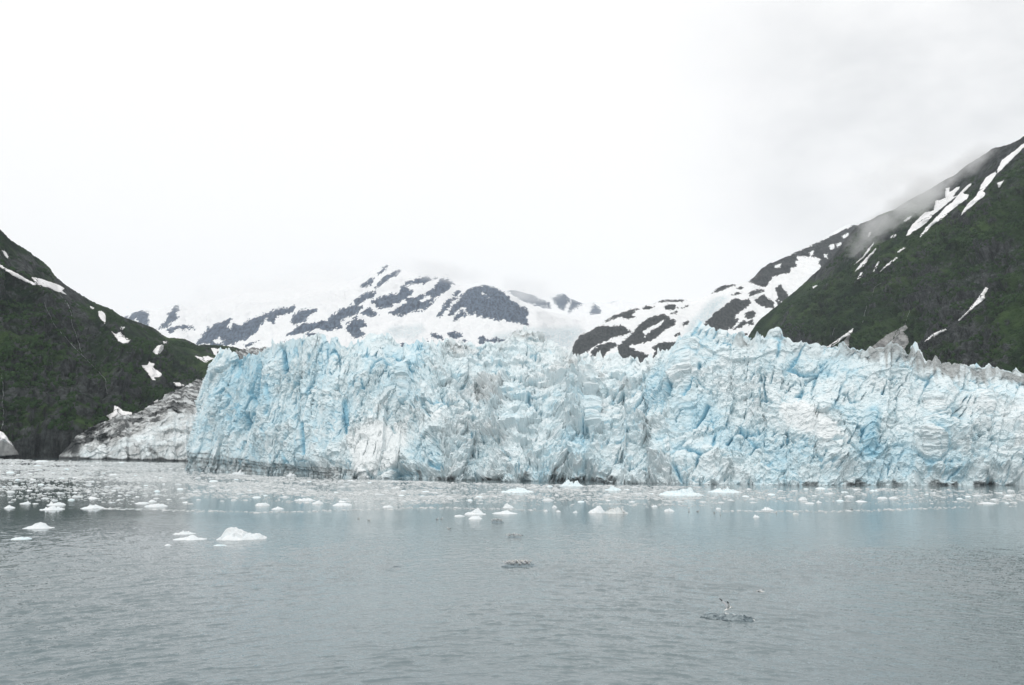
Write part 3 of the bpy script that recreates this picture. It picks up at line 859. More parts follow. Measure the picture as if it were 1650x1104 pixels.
grime_dark = .0 + .60 * upper + .50 * lowd * (.5 + upper) + .5 * (g3[3] - .5) * upper + .3 * (g2[3] - .5) + .9 * np.exp(-(P[..., 2] / 2.0) ** 2) * (P[..., 2] < 3)
for ln, wd, am in (([(165, 705), (175, 735)], 9, .5), ([(205, 715), (206, 740)], 4, .55), ([(240, 722), (262, 742)], 6, .6), ([(115, 720), (135, 742)], 12, .5), ([(140, 700), (150, 730)], 6, .4)):
    d = seg_dist(ixm, iym, ln)
    grime_dark += am * np.exp(-(d / wd) ** 2)
blue = -.1 + .35 * fbm(a_ / 30, h_ / 30, 3, 197) + .25 * (1 - upper) + .2 * sstep(290, 330, ixm)
margin = under(grid_obj("dirty_ice_margin", P, {'blue': blue, 'dirt': dirt, 'grime_dark': grime_dark}, glacier_mat, smooth=False))
tag(margin, "low grey ice streaked with dark rubble beside the green hill")
# ------------------------------------------------------------------ water
M = Mat("silty_water")
p = M.pos()
warp = M.n('VectorMath', 0, {0: p, 1: M.n('VectorMath', 0, {0: M.noise(.03, 2, .5, out='Color'), 1: (7, 7, 0)}, operation='MULTIPLY')}, operation='ADD')
n1 = M.noise(1.0, 3, .55, M.mapped((.26, .66, 1), (0, 0, math.radians(-9)), warp))
n2 = M.noise(1.0, 3, .55, M.mapped((.75, 1.6, 1), (0, 0, math.radians(14)), warp))
n3 = M.noise(1.0, 2, .5, M.mapped((2.4, 4.4, 1), (0, 0, math.radians(4)), warp))
calm = M.ramp(M.noise(.012, 3, .5, M.mapped((.5, 1.4, 1))), .35, .7)
amp = M.math('ADD', .45, M.math('MULTIPLY', calm, .75))
h = M.math('ADD', M.math('MULTIPLY', n1, .13), M.math('ADD', M.math('MULTIPLY', n2, .09), M.math('MULTIPLY', n3, .04)))
h = M.math('MULTIPLY', h, amp)
away = M.n('VectorMath', 'Value', {0: p}, operation='LENGTH')
h = M.math('MULTIPLY', h, M.math('SUBTRACT', 1.0, M.math('MULTIPLY', M.ramp(away, 170, 300), .72)))     # the ice damps the ripples near the glacier
silt = M.mix(M.ramp(M.noise(.008, 3, .5), .3, .7), (.137, .180, .196), (.166, .206, .215))
water_mat = M.bsdf(silt, .03, M.bump(h, 1.0, 1.0), .5, IOR=1.33)
rows = np.r_[np.linspace(6, 62, 60)[:-1], np.geomspace(62, 430, 1060)[:-1], np.geomspace(430, 60000, 70)]
fan_ = np.tan(np.linspace(-.60, .60, 1050))
fan_ = np.r_[-np.geomspace(8, .70, 40), fan_, np.geomspace(.70, 8, 40)]
Yw = np.repeat(rows[:, None], len(fan_), 1)
Xw = rows[:, None] * fan_[None]
q_ = Yw + 15 * np.log(np.cosh(Xw / 22.0))                 # crests bend like the edge of a wide wake
wx = .7 * perlin(Xw / 9, Yw / 9, 51)
patchy = .40 + .60 * sstep(-.35, .45, fbm(Xw / 38, Yw / 60, 3, 52))
patchy = np.maximum(patchy, 1.15 * (1 - sstep(-45, -8, Xw * 100 / Yw)))


def wavelets(lam, warp, length, seed):
    """short crested ripples: a steep near side and a long back"""
    ph = q_ / lam + warp * perlin(Xw / (length * 1.3), q_ / (lam * 2.6), seed) + .35 * perlin(Xw / (length * .35), q_ / lam, seed + 1)
    n_ = np.floor(ph)
    f_ = ph - n_
    up = np.where(f_ < .28, f_ / .28, (1 - f_) / .72)
    up = up * up * (3 - 2 * up)
    lone = sstep(-.25, .35, perlin(Xw / length + n_ * 7.31, n_ * 3.17 + .5, seed + 2))
    return up * lone


zw = .072 * wavelets(1.35, .9, 4.2, 531) + .046 * wavelets(.85, .9, 2.4, 541) + .022 * wavelets(.5, .8, 1.3, 551)
zw += .035 * perlin(Xw / 9, q_ / 3.1, 56) + .02 * perlin(Xw / 1.6, q_ / .8, 57)
zw *= 1.85 * patchy * (1 - .97 * sstep(140, 275, Yw)) * (1 - sstep(340, 420, Yw)) * sstep(20, 60, Yw)
zw *= 1 - sstep(.62, .9, np.abs(Xw / Yw))
P = np.stack([Xw, Yw, zw], -1)
water = grid_obj("water", P, None, water_mat, True)
tag(water, kind='structure')
# ------------------------------------------------------------------ floating ice
def floe_material(name, white, shade, blue, dirt_amt, rough=.6):
    M = Mat(name)
    oc = M.n('TexCoord', 'Object')
    a = M.noise(.9, 5, .6, oc)
    b = M.noise(5, 4, .6, oc)
    c = M.mix(M.ramp(a, .35, .65), white, shade)
    c = M.mix(M.math('MULTIPLY', M.ramp(b, .55, .75), .5), c, blue)
    c = M.mix(M.math('MULTIPLY', M.ramp(M.noise(2.2, 5, .7, oc), .62, .72), dirt_amt), c, (.10, .095, .085))
    return M.bsdf(c, rough, M.bump(M.math('ADD', M.math('MULTIPLY', a, .5), M.math('MULTIPLY', b, .16)), .6, 1.0), .3)


mat_white = floe_material("white_floe_ice", (.80, .82, .83), (.70, .76, .785), (.58, .72, .78), .14)
mat_blueish = floe_material("pale_blue_floe_ice", (.80, .86, .875), (.68, .80, .84), (.52, .73, .82), .12)
mat_dirty = floe_material("dirty_floe_ice", (.72, .74, .73), (.58, .63, .64), (.40, .50, .53), .85)


def clear_material(name, lo, hi):
    M = Mat(name)
    oc = M.n('TexCoord', 'Object')
    a = M.noise(2.5, 5, .65, oc)
    return M.bsdf(M.mix(M.ramp(a, .36, .64), lo, hi), .3, M.bump(a, .7, .5), .4, **{'IOR': 1.31})


mat_clear = clear_material("clear_wet_ice", (.15, .20, .23), (.34, .41, .44))
mat_glass = clear_material("dark_clear_ice", (.05, .075, .09), (.24, .30, .33))


def lump(name, w, d, h, seed, na=40, nr=14, style='dome', mat=None):
    """one piece of floating ice: a broken, faceted heap with a waterline and a keel below it"""
    r_ = np.random.RandomState(seed)
    th = np.linspace(0, 2 * np.pi, na, endpoint=False)[None, :]
    rr_ = np.linspace(0, 1, nr)[:, None]
    outline = 1 + .16 * perlin(np.cos(th) * 1.1 + seed * 3.1, np.sin(th) * 1.1 + 5, seed) + .12 * perlin(np.cos(th) * 3 + seed, np.sin(th) * 3, seed + 1)
    x = rr_ * outline * np.cos(th) * w / 2
    y = rr_ * outline * np.sin(th) * d / 2
    q = {'dome': 2.2, 'flat': 3.2, 'rubble': 4.0, 'peak': 1.7}[style]
    z = h * (1 - rr_ ** q) * {'flat': .85, 'rubble': .34}.get(style, .72) + 0 * th
    if style in ('dome', 'peak', 'rubble'):
        for _ in range({'dome': 3, 'peak': 2, 'rubble': 16}[style]):
            cx, cy = r_.uniform(-.55, .55) * w / 2, r_.uniform(-.5, .5) * d / 2
            sx = (r_.uniform(.12, .35) if style != 'rubble' else r_.uniform(.06, .17)) * w / 2
            k = r_.uniform(.25, .75 if style != 'rubble' else .48) * h
            z = z + k * np.exp(-(((x - cx) / sx) ** 2 + ((y - cy) / (sx * d / w)) ** 2)) * (1 - rr_ ** 4)
    sc = max(.25, min(w, d) / 6)
    f1 = facets(x / (sc * 2.2) + seed, y / (sc * 2.2), seed + 11)[0]
    f2 = facets(x / sc + seed, y / sc, seed + 13)[0]
    z = z + h * (.22 * f1 + (.26 if style == 'rubble' else .14) * f2) * (1 - rr_ ** 6)
    z = np.maximum(z * (h / max(z.max(), 1e-3)), .02 * h)
    z[-1] = -.05 * h
    V = np.stack([x, y, z], -1)
    low = V[-1].copy()
    low[:, :2] *= .97
    low[:, 2] = -.5 * h - .1
    keel = low.copy()
    keel[:, :2] *= .55
    keel[:, 2] = -1.2 * h - .2
    V = np.concatenate([V, low[None], keel[None]], 0)
    R = V.shape[0]
    i = np.arange(R * na).reshape(R, na)
    j = np.roll(i, -1, 1)
    f = np.stack([i[:-1], i[1:], j[1:], j[:-1]], -1).reshape(-1, 4)
    return raw_mesh(name, V, f, None, mat or mat_white, False)


def ice_at(px, py, w_px, h_px, style, mat, seed, name="ice_floe", depth_ratio=.6, na=40, nr=14):
    D = float(water_dist(py))
    w = w_px * D / F
    d = max(w * depth_ratio, .5)
    dpx = F * EYE * d / (D * D)
    h = max(h_px - .55 * dpx, .35 * h_px) * D / F
    p = on_water(px, py)
    ang = math.atan2(p[0], p[1])
    o = link(name, lump(name, w, d, h, seed, na, nr, style, mat))
    o.location = (p[0], p[1] + d / 2, 0)
    o.rotation_euler = (0, 0, -ang)
    return o


# (x, waterline y, width, height, style, material, name, label)
W_, B_, D_ = mat_white, mat_blueish, mat_dirty
FLOES = [
    (384.5, 871, 80, 22, 'dome', W_, 'iceberg', "largest white rounded iceberg floating in the left foreground water"),
    (56, 852.5, 46, 11, 'peak', W_, 'ice_floe', "white tent shaped ice floe alone on dark water near the left edge"),
    (30, 870, 31, 5, 'flat', B_, 'ice_floe', "low dim ice sliver just below the white tent shaped floe"),
    (300, 871, 52, 9, 'peak', W_, 'ice_floe', "smooth low white mound left of the largest iceberg"),
    (294, 861.5, 34, 7, 'rubble', W_, 'ice_floe', "knobbly white floe just behind the smooth low mound"),
    (269, 880, 12, 3.5, 'dome', W_, 'ice_floe', "tiny white lump in front of the smooth low mound"),
    (352, 880, 22, 2.5, 'flat', B_, 'ice_floe', "thin flat sliver in front of the largest iceberg"),
    (79, 822, 36, 7, 'rubble', W_, 'ice_floe', "lower of two long white floes stacked in view at far left"),
    (86, 814.5, 30, 7, 'rubble', W_, 'ice_floe', "upper of two long white floes stacked in view at far left"),
    (145, 820, 36, 7, 'peak', W_, 'ice_floe', "white floe with long flat tails starting the thin tide line"),
    (248, 817, 34, 5.5, 'flat', W_, 'ice_floe', "flat topped white floe right of the floe with tails"),
    (244, 809, 14, 4, 'dome', W_, 'ice_floe', "small lump just behind the flat topped white floe"),
    (226, 812, 22, 3, 'flat', W_, 'ice_floe', "thin sliver touching the left of the flat topped floe"),
    (13, 819, 17, 5, 'dome', W_, 'ice_floe', "small white floe cut by the left picture edge"),
    (38, 812, 17, 4, 'dome', W_, 'ice_floe', "oval white floe between the left edge and the two long floes"),
    (64, 745, 22, 3.5, 'flat', W_, 'ice_floe', "long white floe beside the dark shore under the left hill"),
    (383, 765, 22, 9, 'rubble', W_, 'ice_floe', "crumbled white heap at the foot of the cliff's dark banded corner"),
    (468, 767, 18, 6, 'rubble', W_, 'ice_floe', "small crumbled heap against the foot of the tall left cliff"),
    (421, 815, 22, 5, 'flat', W_, 'ice_floe', "flat pale floe in the blue reflection above the tide line"),
    (446, 821, 20, 5, 'peak', W_, 'ice_floe', "small peaked floe sitting on the tide line in blue reflection"),
    (511, 812, 18, 6, 'peak', W_, 'ice_floe', "wedge shaped white floe right of the small peaked one"),
    (489, 807, 34, 5, 'rubble', W_, 'ice_floe', "ragged white floe behind the wedge shaped one"),
    (550, 815, 32, 5, 'flat', W_, 'ice_floe', "long flat white floe below the cliff's snowy fan"),
    (625, 818, 18, 4, 'flat', W_, 'ice_floe', "small flat white floe alone left of centre"),
    (740, 832.5, 18, 3, 'flat', W_, 'ice_floe', "low tail of ice left of the pointed floe near the middle"),
    (765, 829.5, 36, 10, 'peak', W_, 'ice_floe', "pointed white floe near the middle of the water"),
    (766, 837, 23, 6, 'dome', W_, 'ice_floe', "small white floe directly in front of the pointed floe"),
    (813, 828.5, 40, 6, 'dome', W_, 'ice_floe', "long saddle backed white floe right of the pointed floe"),
    (819, 819, 18, 5, 'flat', W_, 'ice_floe', "flat white floe behind the saddle backed one"),
    (817, 814.5, 10, 4, 'dome', W_, 'ice_floe', "little round lump on the water behind the flat floe at middle"),
    (893.5, 818, 9, 4, 'dome', W_, 'ice_floe', "round white chunk between the middle floes and the bird covered berg"),
    (962, 827, 28, 12, 'dome', W_, 'iceberg', "clean white domed berg joined beside the bird covered berg"),
    (994, 828, 38, 12, 'rubble', D_, 'iceberg', "lumpy grey white berg with a row of dark birds on top"),
    (1079, 824.5, 17, 6, 'peak', W_, 'ice_floe', "bright wedge of ice right of the bird covered berg"),
    (1055, 817, 10, 3, 'flat', W_, 'ice_floe', "tiny flat chip behind the bright wedge"),
    (833, 794, 54, 9, 'rubble', B_, 'ice_floe', "long ragged pale floe before the dark caves at the glacier foot"),
    (922, 784, 42, 11, 'rubble', B_, 'iceberg', "pale blue ice heap touching the dark undercut foot of the glacier"),
    (989, 791, 26, 9, 'rubble', B_, 'ice_floe', "grey blue heap floating right of the undercut foot"),
    (1101, 799, 71, 14, 'rubble', B_, 'iceberg', "widest pale rubble raft floating off the right half of the glacier"),
    (1171, 794, 52, 10, 'rubble', B_, 'iceberg', "second pale rubble raft, right of and behind the widest one"),
    (1238, 822, 20, 5, 'rubble', W_, 'ice_floe', "lumpy white floe below and right of the rubble rafts"),
    (1219, 834, 11, 5, 'peak', W_, 'ice_floe', "small pointed floe nearest the ship on the right half"),
    (1295, 806, 14, 6, 'dome', W_, 'ice_floe', "rounded white floe right of the rubble rafts"),
    (1306, 812, 15, 2.5, 'flat', W_, 'ice_floe', "thin flat strip in front of the rounded floe right of the rafts"),
    (1321, 810, 9, 3.5, 'dome', W_, 'ice_floe', "small bump of ice at the right end of the thin flat strip"),
    (1424, 804, 16, 3.5, 'flat', W_, 'ice_floe', "left one of a close pair of flat floes at right"),
    (1441, 804, 14, 3.5, 'flat', W_, 'ice_floe', "right one of a close pair of flat floes at right"),
    (1595, 812, 25, 3, 'flat', W_, 'ice_floe', "long thin white floe near the right edge"),
    (1602, 806, 9, 3, 'dome', W_, 'ice_floe', "small chip behind the long thin floe near the right edge"),
    (1410, 791.5, 15, 4, 'rubble', B_, 'ice_floe', "small pale heap close under the right ice wall"),
    (1370, 801, 15, 3, 'flat', W_, 'ice_floe', "flat chip midway between the rounded floe and the flat pair"),
    (1283, 829, 10, 3, 'flat', D_, 'ice_floe', "dull flat chip right of the small pointed floe"),
    (1158, 821, 9, 3, 'flat', W_, 'ice_floe', "flat chip left of the lumpy white floe on the right half"),
    (1627, 800, 14, 3, 'flat', W_, 'ice_floe', "flat white floe cut close to the right picture edge"),
    (927, 826, 8, 3.5, 'dome', W_, 'ice_floe', "small chunk just left of the clean domed berg"),
    (900, 825.5, 8, 3, 'flat', W_, 'ice_floe', "little flat chunk two berg widths left of the domed berg"),
    (880, 824.5, 6, 2.5, 'flat', W_, 'ice_floe', "leftmost tiny chunk of the row leading to the domed berg"),
    (640, 914.5, 17, 2.5, 'flat', mat_glass, 'ice_floe', "dark glassy sliver alone on open water left of the gull floe"),
    (802, 842.5, 22, 3.2, 'flat', mat_clear, 'ice_floe', "dull clear floe with a few birds below the saddle backed floe"),
    (830, 867, 25, 3, 'flat', mat_clear, 'ice_floe', "tiny low floe with gulls halfway between middle floes and gull crowd"),
]
for k, (px, py, w_, h_, st, m_, nm, lb) in enumerate(FLOES):
    big_ = w_ > 30
    o = ice_at(px, py, w_, h_, st, m_, 300 + k, nm, .62 if w_ < 60 else .5, 64 if big_ else 28, 22 if big_ else 10)
    tag(o, lb, "iceberg" if nm == 'iceberg' else "ice floe")

# the two floes of clear ice in the open water
pA = on_water(836, 914)
DA = float(water_dist(914))
floe = bpy.data.objects.new("ice_floe", None)
COL.objects.link(floe)
floe.location = (pA[0], pA[1] + 1.2, 0)
tag(floe, "grey clear ice floe crowded with gulls in open water at centre", "ice floe")
slab = link("clear_slab", lump("clear_slab", 5.6, 2.6, .34, 71, 48, 14, 'flat', mat_clear), floe)
slab.location = (.1, 0, .08)
lip = link("raised_end", lump("raised_end", 1.5, 1.3, .55, 72, 28, 10, 'dome', mat_clear), floe)
lip.location = (2.3, -.2, 0)
FLOE_A = floe

mat_frost = floe_material("frosted_ice", (.66, .69, .69), (.46, .51, .53), (.36, .44, .48), .3)
pB = on_water(1182, 1002)
floe = bpy.data.objects.new("ice_floe", None)
COL.objects.link(floe)
floe.location = (pB[0], pB[1] + 1.2, 0)
floe.rotation_euler = (0, 0, math.radians(-28))
tag(floe, "long glassy grey ice floe nearest the ship with a gull above it", "ice floe")
slab = link("clear_slab", lump("clear_slab", 6.2, 2.3, .46, 81, 56, 14, 'flat', mat_clear), floe)
slab.location = (-.45, .1, .14)
slab.data.materials[0] = clear_material('frosted_clear_ice', (.07, .10, .12), (.33, .39, .41))
for nm, mt, w_, d_, h_, loc, sd_, st in (("frosted_chunk", mat_frost, 3.0, 1.5, .72, (-.1, .35, .12), 82, 'rubble'), ("white_lump", mat_dirty, .45, .35, .24, (-3.0, .05, 0), 83, 'dome'),
                                     ("clear_block", mat_glass, 2.3, 1.2, .62, (1.7, -.05, .1), 84, 'rubble'), ("white_lump", mat_dirty, .7, .35, .34, (2.55, -.1, 0), 85, 'peak'), ("white_lump", mat_white, .6, .3, .2, (-.2, -.55, 0), 86, 'flat')):
    q = link(nm, lump(nm, w_, d_, h_, sd_, 32, 12, st, mt), floe)
    q.location = loc
FLOE_B = floe

# medium pieces, each its own object: shared shapes, individual places
mat_chunk = floe_material("chunk_ice", (.66, .69, .70), (.52, .57, .59), (.45, .57, .62), .2)
PROTO = [lump("ice_chunk", 1, .75, .26, 500 + k, 18, 7, ('flat', 'dome', 'rubble', 'peak', 'flat', 'dome')[k], (mat_chunk, mat_white, mat_chunk, mat_chunk, mat_blueish, mat_chunk)[k]) for k in range(6)]
front_y = lambda x: np.interp(x, [0, 105, 295, 300, 440, 580, 660, 850, 1100, 1400, 1650], [738, 741, 745, 758, 766, 771.5, 773.5, 778.5, 782, 785, 789])
taken = [(f[0], f[1] - 1, f[2] * .55) for f in FLOES]
ZONES = [  # x range, y range, how many, label, group
    (5, 295, 746, 772, 70, "small white chunk in the crowded pale ice below the dirty ice margin", "ice chunks below the dirty ice margin"),
    (5, 300, 773, 812, 62, "small white chunk in the thinning ice before the left hill's dark reflection", "ice chunks before the left hill"),
    (305, 720, 770, 809, 70, "small white chunk drifting below the tall left half of the ice cliff", "ice chunks below the left cliff"),
    (722, 1120, 783, 809, 42, "small white chunk drifting below the broken middle of the glacier", "ice chunks below the broken middle"),
    (1125, 1645, 788, 811, 30, "small white chunk scattered below the right ice wall", "ice chunks below the right ice wall")]
for x0, x1, y0, y1, n, lb, gp in ZONES:
    made = 0
    while made < n:
        px, py = rnd.uniform(x0, x1), y0 + (y1 - y0) * rnd.random() ** 1.15
        if py < front_y(px) + 3:
            continue
        wpx = rnd.choice((6, 7, 8, 9, 10, 12, 15)) * (.8 + .5 * (py - 740) / 80)
        if any(abs(px - a) < (b + wpx * .6) and abs(py - c) < 4 for a, c, b in [(t_[0], t_[2], t_[1]) for t_ in [(q[0], q[2], q[1]) for q in taken]]):
            continue
        D0 = float(water_dist(py))
        p = on_water(px, py)
        o = bpy.data.objects.new("ice_chunk", rnd.choice(PROTO))
        COL.objects.link(o)
        o.location = (p[0], p[1], 0)
        s = wpx * D0 / F
        o.scale = (s, s * rnd.uniform(.8, 1.5), s * rnd.uniform(.42, .8))
        o.rotation_euler = (0, 0, rnd.uniform(-.6, .6) + rnd.choice((0, math.pi)))
        tag(o, lb, "ice chunk", gp)
        taken.append((px, py, wpx * .5))
        made += 1

# the countless crumbs between them
rs = np.random.RandomState(5)
N = 420000
bx_, by_ = rs.uniform(-260, 1900, N), rs.uniform(739, 832, N)
fy = front_y(bx_) + .5
yy = by_ - fy
left = 1 - sstep(270, 330, bx_)
dens = left * (1.0 * (1 - sstep(26, 34, yy)) + .30 * (1 - sstep(34, 74, yy))) \
    + (1 - left) * (1 - sstep(680, 760, bx_)) * (.62 * (1 - sstep(26, 46, yy))) \
    + sstep(680, 760, bx_) * (1 - sstep(1080, 1180, bx_)) * (.42 * (1 - sstep(20, 38, yy))) \
    + sstep(1080, 1180, bx_) * (.14 * (1 - sstep(14, 30, yy)))
dens *= .25 + 1.5 * sstep(-.25, .3, fbm(bx_ / 120, by_ / 7, 3, 801))
dens *= 1 - .9 * np.exp(-(((bx_ - 90) / 110) ** 2 + ((by_ - 779) / 4.5) ** 2))          # open lane of dark water
dens *= 1 - .6 * np.exp(-(((bx_ - 470) / 120) ** 2 + ((by_ - 806) / 5.5) ** 2))
for line in ([(150, 819), (300, 823), (420, 826), (560, 822), (700, 818)], [(700, 818), (900, 823)], [(150, 853), (210, 852), (310, 857)], [(0, 862), (60, 858)], [(1160, 824), (1350, 824), (1560, 818)]):
    d = seg_dist(bx_, by_, line)
    dens = np.maximum(dens, .34 * np.exp(-(d / 1.3) ** 2))
dens[yy < 1.0] = 0
ok = rs.rand(N) < dens * .55
bx_, by_ = bx_[ok], by_[ok]
n = len(bx_)
Dd = water_dist(by_)
pc = on_water(bx_, by_)
wpx = np.clip(rs.lognormal(math.log(2.9), .55, n), 1.0, 11)
rad = wpx * Dd / F / 2
ht = rad * rs.uniform(.05, .20, n) + .05
k6 = np.arange(6) / 6 * 2 * np.pi
a6 = k6[None] + rs.uniform(0, 1, (n, 1)) + rs.uniform(-.3, .3, (n, 6))
r6 = rad[:, None] * rs.uniform(.7, 1.25, (n, 6))
rim = np.stack([pc[:, None, 0] + r6 * np.cos(a6), pc[:, None, 1] + r6 * np.sin(a6) * .8, np.full((n, 6), -.06)], -1)
tp = np.stack([pc[:, None, 0] + r6 * .62 * np.cos(a6), pc[:, None, 1] + r6 * .5 * np.sin(a6), ht[:, None] * rs.uniform(.6, 1.2, (n, 6))], -1)
V = np.concatenate([rim, tp], 1)
f0 = np.array([[q, (q + 1) % 6, 6 + (q + 1) % 6, 6 + q] for q in range(6)] + [[6, 7, 8, 9], [6, 9, 10, 11]])
f = (np.arange(n)[:, None, None] * 12 + f0[None]).reshape(-1, 4)
M = Mat("brash_ice")
mb = M.bsdf(M.mix(M.ramp(M.noise(.35, 2, .5), .4, .62), (.62, .645, .65), (.40, .435, .445)), .7, None, .3)
tag(link("brash_ice", raw_mesh("brash_ice", V, f, None, mb, False)), "loose crumbs of white brash ice spread over the water before the glacier", None, None, 'stuff')
# ------------------------------------------------------------------ gulls
def plain(name, col, rough=.7):
    M = Mat(name)
    oc = M.n('TexCoord', 'Object')
    v = M.noise(14, 3, .6, oc)
    return M.bsdf(M.mix(M.ramp(v, .3, .7), tuple(c * .82 for c in col), col), rough, None, .2)


FEATHER = [plain("white_feathers", (.82, .82, .80)), plain("grey_wing_feathers", (.40, .42, .44)), plain("black_wing_tip", (.012, .012, .013)), plain("yellow_bill", (.55, .36, .06), .4), plain("pink_leg", (.15, .11, .10), .5)]


def gull_mesh(name, pose):
    """one gull as one mesh: tail, body, neck, head and bill in one run of rings, wings growing out of the body"""
    spine = {'stand': [(-.33, .255, .030, .010), (-.25, .265, .050, .030), (-.14, .275, .080, .070), (-.02, .285, .100, .100), (.09, .305, .100, .105), (.17, .345, .075, .085), (.205, .405, .048, .052), (.225, .455, .050, .050), (.262, .468, .040, .040), (.292, .462, .018, .018), (.318, .456, .012, .014), (.345, .446, .003, .004)],
             'fly': [(-.36, .0, .050, .008), (-.27, .0, .045, .028), (-.14, -.01, .075, .065), (0, -.015, .092, .085), (.11, -.005, .085, .078), (.19, .01, .058, .056), (.235, .02, .048, .048), (.275, .022, .038, .038), (.305, .016, .018, .018), (.335, .01, .011, .013), (.36, .004, .003, .004)]}
    sp = spine['fly' if pose.startswith('fly') else 'stand']
    dz = {'stand': 0, 'swim': -.20}.get(pose, 0)
    n = 12
    V, Fc, mi = [], [], []
    for x, z, ry, rz in sp:
        for k in range(n):
            a = 2 * math.pi * k / n
            V.append((x, ry * math.cos(a), z + dz + rz * math.sin(a)))
    L = len(sp)
    for i in range(L - 1):
        for k in range(n):
            Fc.append((i * n + k, i * n + (k + 1) % n, (i + 1) * n + (k + 1) % n, (i + 1) * n + k))
            top = math.sin(2 * math.pi * (k + .5) / n) > .15
            mi.append(3 if i >= L - 3 else (1 if (top and 1 <= i <= 4 and not pose.startswith('fly')) else 0))
    Fc.append(tuple(range(n))[::-1]); mi.append(0)
    Fc.append(tuple((L - 1) * n + k for k in range(n))); mi.append(3)

    def plate(rows, mats):
        """a thin closed wing from rows of (front point, back point)"""
        b = len(V)
        for f_, k_ in rows:
            t_ = .012
            V.extend([(f_[0], f_[1], f_[2] + t_), (k_[0], k_[1], k_[2] + t_ * .4), (k_[0], k_[1], k_[2] - t_ * .4), (f_[0], f_[1], f_[2] - t_)])
        for i in range(len(rows) - 1):
            for q in range(4):
                Fc.append((b + i * 4 + q, b + i * 4 + (q + 1) % 4, b + i * 4 + 4 + (q + 1) % 4, b + i * 4 + 4 + q))
                mi.append(mats[i] if q != 2 or mats[i] == 2 else 0)
        Fc.append((b, b + 3, b + 2, b + 1)); mi.append(mats[0])
        e = b + (len(rows) - 1) * 4
        Fc.append((e, e + 1, e + 2, e + 3)); mi.append(mats[-1])

    for s in (-1, 1):
        if pose in ('stand', 'swim'):      # folded wing along the flank, black tips crossing over the tail
            plate([((.12, s * .085, .345 + dz), (.10, s * .095, .275 + dz)), ((-.02, s * .100, .365 + dz), (-.04, s * .108, .265 + dz)), ((-.17, s * .075, .330 + dz), (-.18, s * .080, .262 + dz)), ((-.30, s * .035, .292 + dz), (-.30, s * .035, .262 + dz)), ((-.42, s * .010, .270 + dz), (-.42, s * .010, .258 + dz))], [1, 1, 2, 2])
        else:
            up = {'fly_glide': (.10, .02), 'fly_up': (.36, .62)}[pose]
            plate([((.13, s * .06, .03), (-.10, s * .06, .02)), ((.17, s * .24, .03 + up[0] * .6), (-.06, s * .24, .02 + up[0] * .6)), ((.15, s * .40, .03 + up[0]), (-.04, s * .40, .02 + up[0])), ((.06, s * .58, .02 + up[0] * .7 + up[1] * .5), (-.07, s * .56, .02 + up[0] * .7 + up[1] * .5)), ((-.08, s * .74, up[0] * .5 + up[1]), (-.12, s * .72, up[0] * .5 + up[1]))], [1, 1, 1, 2])
        if pose == 'stand':
            b = len(V)
            for z_ in (0.0, .215):
                for cx, cy in ((-.008, -.007), (.008, -.007), (.008, .007), (-.008, .007)):
                    V.append((cx + .02, s * .045 + cy, z_))
            for q in range(4):
                Fc.append((b + q, b + (q + 1) % 4, b + 4 + (q + 1) % 4, b + 4 + q)); mi.append(4)
            b = len(V)
            V.extend([(0, s * .045, .012), (.085, s * .045 - .03, .004), (.095, s * .045, .004), (.085, s * .045 + .03, .004)])
            Fc.append((b, b + 1, b + 2, b + 3)); mi.append(4)
    return raw_mesh(name, V, Fc, None, FEATHER, True, mi)


GULL = {p_: gull_mesh("gull", p_) for p_ in ('stand', 'swim', 'fly_glide', 'fly_up')}


def gull(x, y, z, yaw, pose, label, group=None, size=1.25, tilt=0):
    o = bpy.data.objects.new("gull", GULL[pose])
    COL.objects.link(o)
    o.location = (x, y, z)
    o.rotation_euler = (0, tilt, yaw)
    o.scale = (size, size, size)
    return tag(o, label, "gull", group)


bpy.context.view_layer.update()


def top_of(objs, x, y):
    best = None
    for o in objs:
        inv = o.matrix_world.inverted()
        a, b = inv @ Vector((x, y, 50)), inv @ Vector((x, y, -5))
        hit, loc, nr_, _ = o.ray_cast(a, (b - a).normalized())
        if hit:
            z = (o.matrix_world @ loc).z
            best = z if best is None else max(best, z)
    return best


def flock(objs, n, xr, yr, lb, gp, size=1.25, gap=.38):
    done, tries = [], 0
    while len(done) < n and tries < 4000:
        tries += 1
        x, y = rnd.uniform(*xr), rnd.uniform(*yr)
        z = top_of(objs, x, y)
        if z is None or z < .04 or any((x - a) ** 2 + (y - b) ** 2 < gap * gap for a, b in done):
            continue
        done.append((x, y))
        gull(x, y, z - .015, rnd.uniform(0, 6.28) if rnd.random() < .5 else rnd.uniform(-.5, .5) + math.pi, 'stand', lb, gp, size * rnd.uniform(.9, 1.1))


fa = [c for c in FLOE_A.children]
flock(fa, 27, (FLOE_A.location.x - 2.7, FLOE_A.location.x + 1.7), (FLOE_A.location.y - 1.1, FLOE_A.location.y + 1.2), "gull standing in the crowd on the grey clear floe at centre", "gulls crowded on the grey clear floe", 1.25, .40)
by_label = {o.get("label", ""): o for o in COL.objects}
for key, n, lb, gp in (("tiny low floe with gulls", 8, "gull standing on the tiny low floe above the gull crowd", "gulls on the tiny low floe"),
                       ("dull clear floe with a few birds", 8, "gull standing on the dull clear floe below the saddle backed floe", "gulls on the dull clear floe"),
                       ("lumpy grey white berg", 11, "gull perched on the lumpy berg beside the clean domed berg", "gulls perched on the lumpy berg")):
    o = next(v for k, v in by_label.items() if k.startswith(key))
    dx, dy = o.dimensions.x * .42, o.dimensions.y * .4
    flock([o], n, (o.location.x - dx, o.location.x + dx), (o.location.y - dy, o.location.y + dy), lb, gp, 1.35, .5)
p = at(1173, 981, float(water_dist(998)) + .4)
gull(p[0], p[1], p[2], math.radians(12), 'fly_up', "gull with raised wings landing above the glassy floe nearest the ship", None, 1.4, math.radians(-22))
p = at(1225, 953, 118)
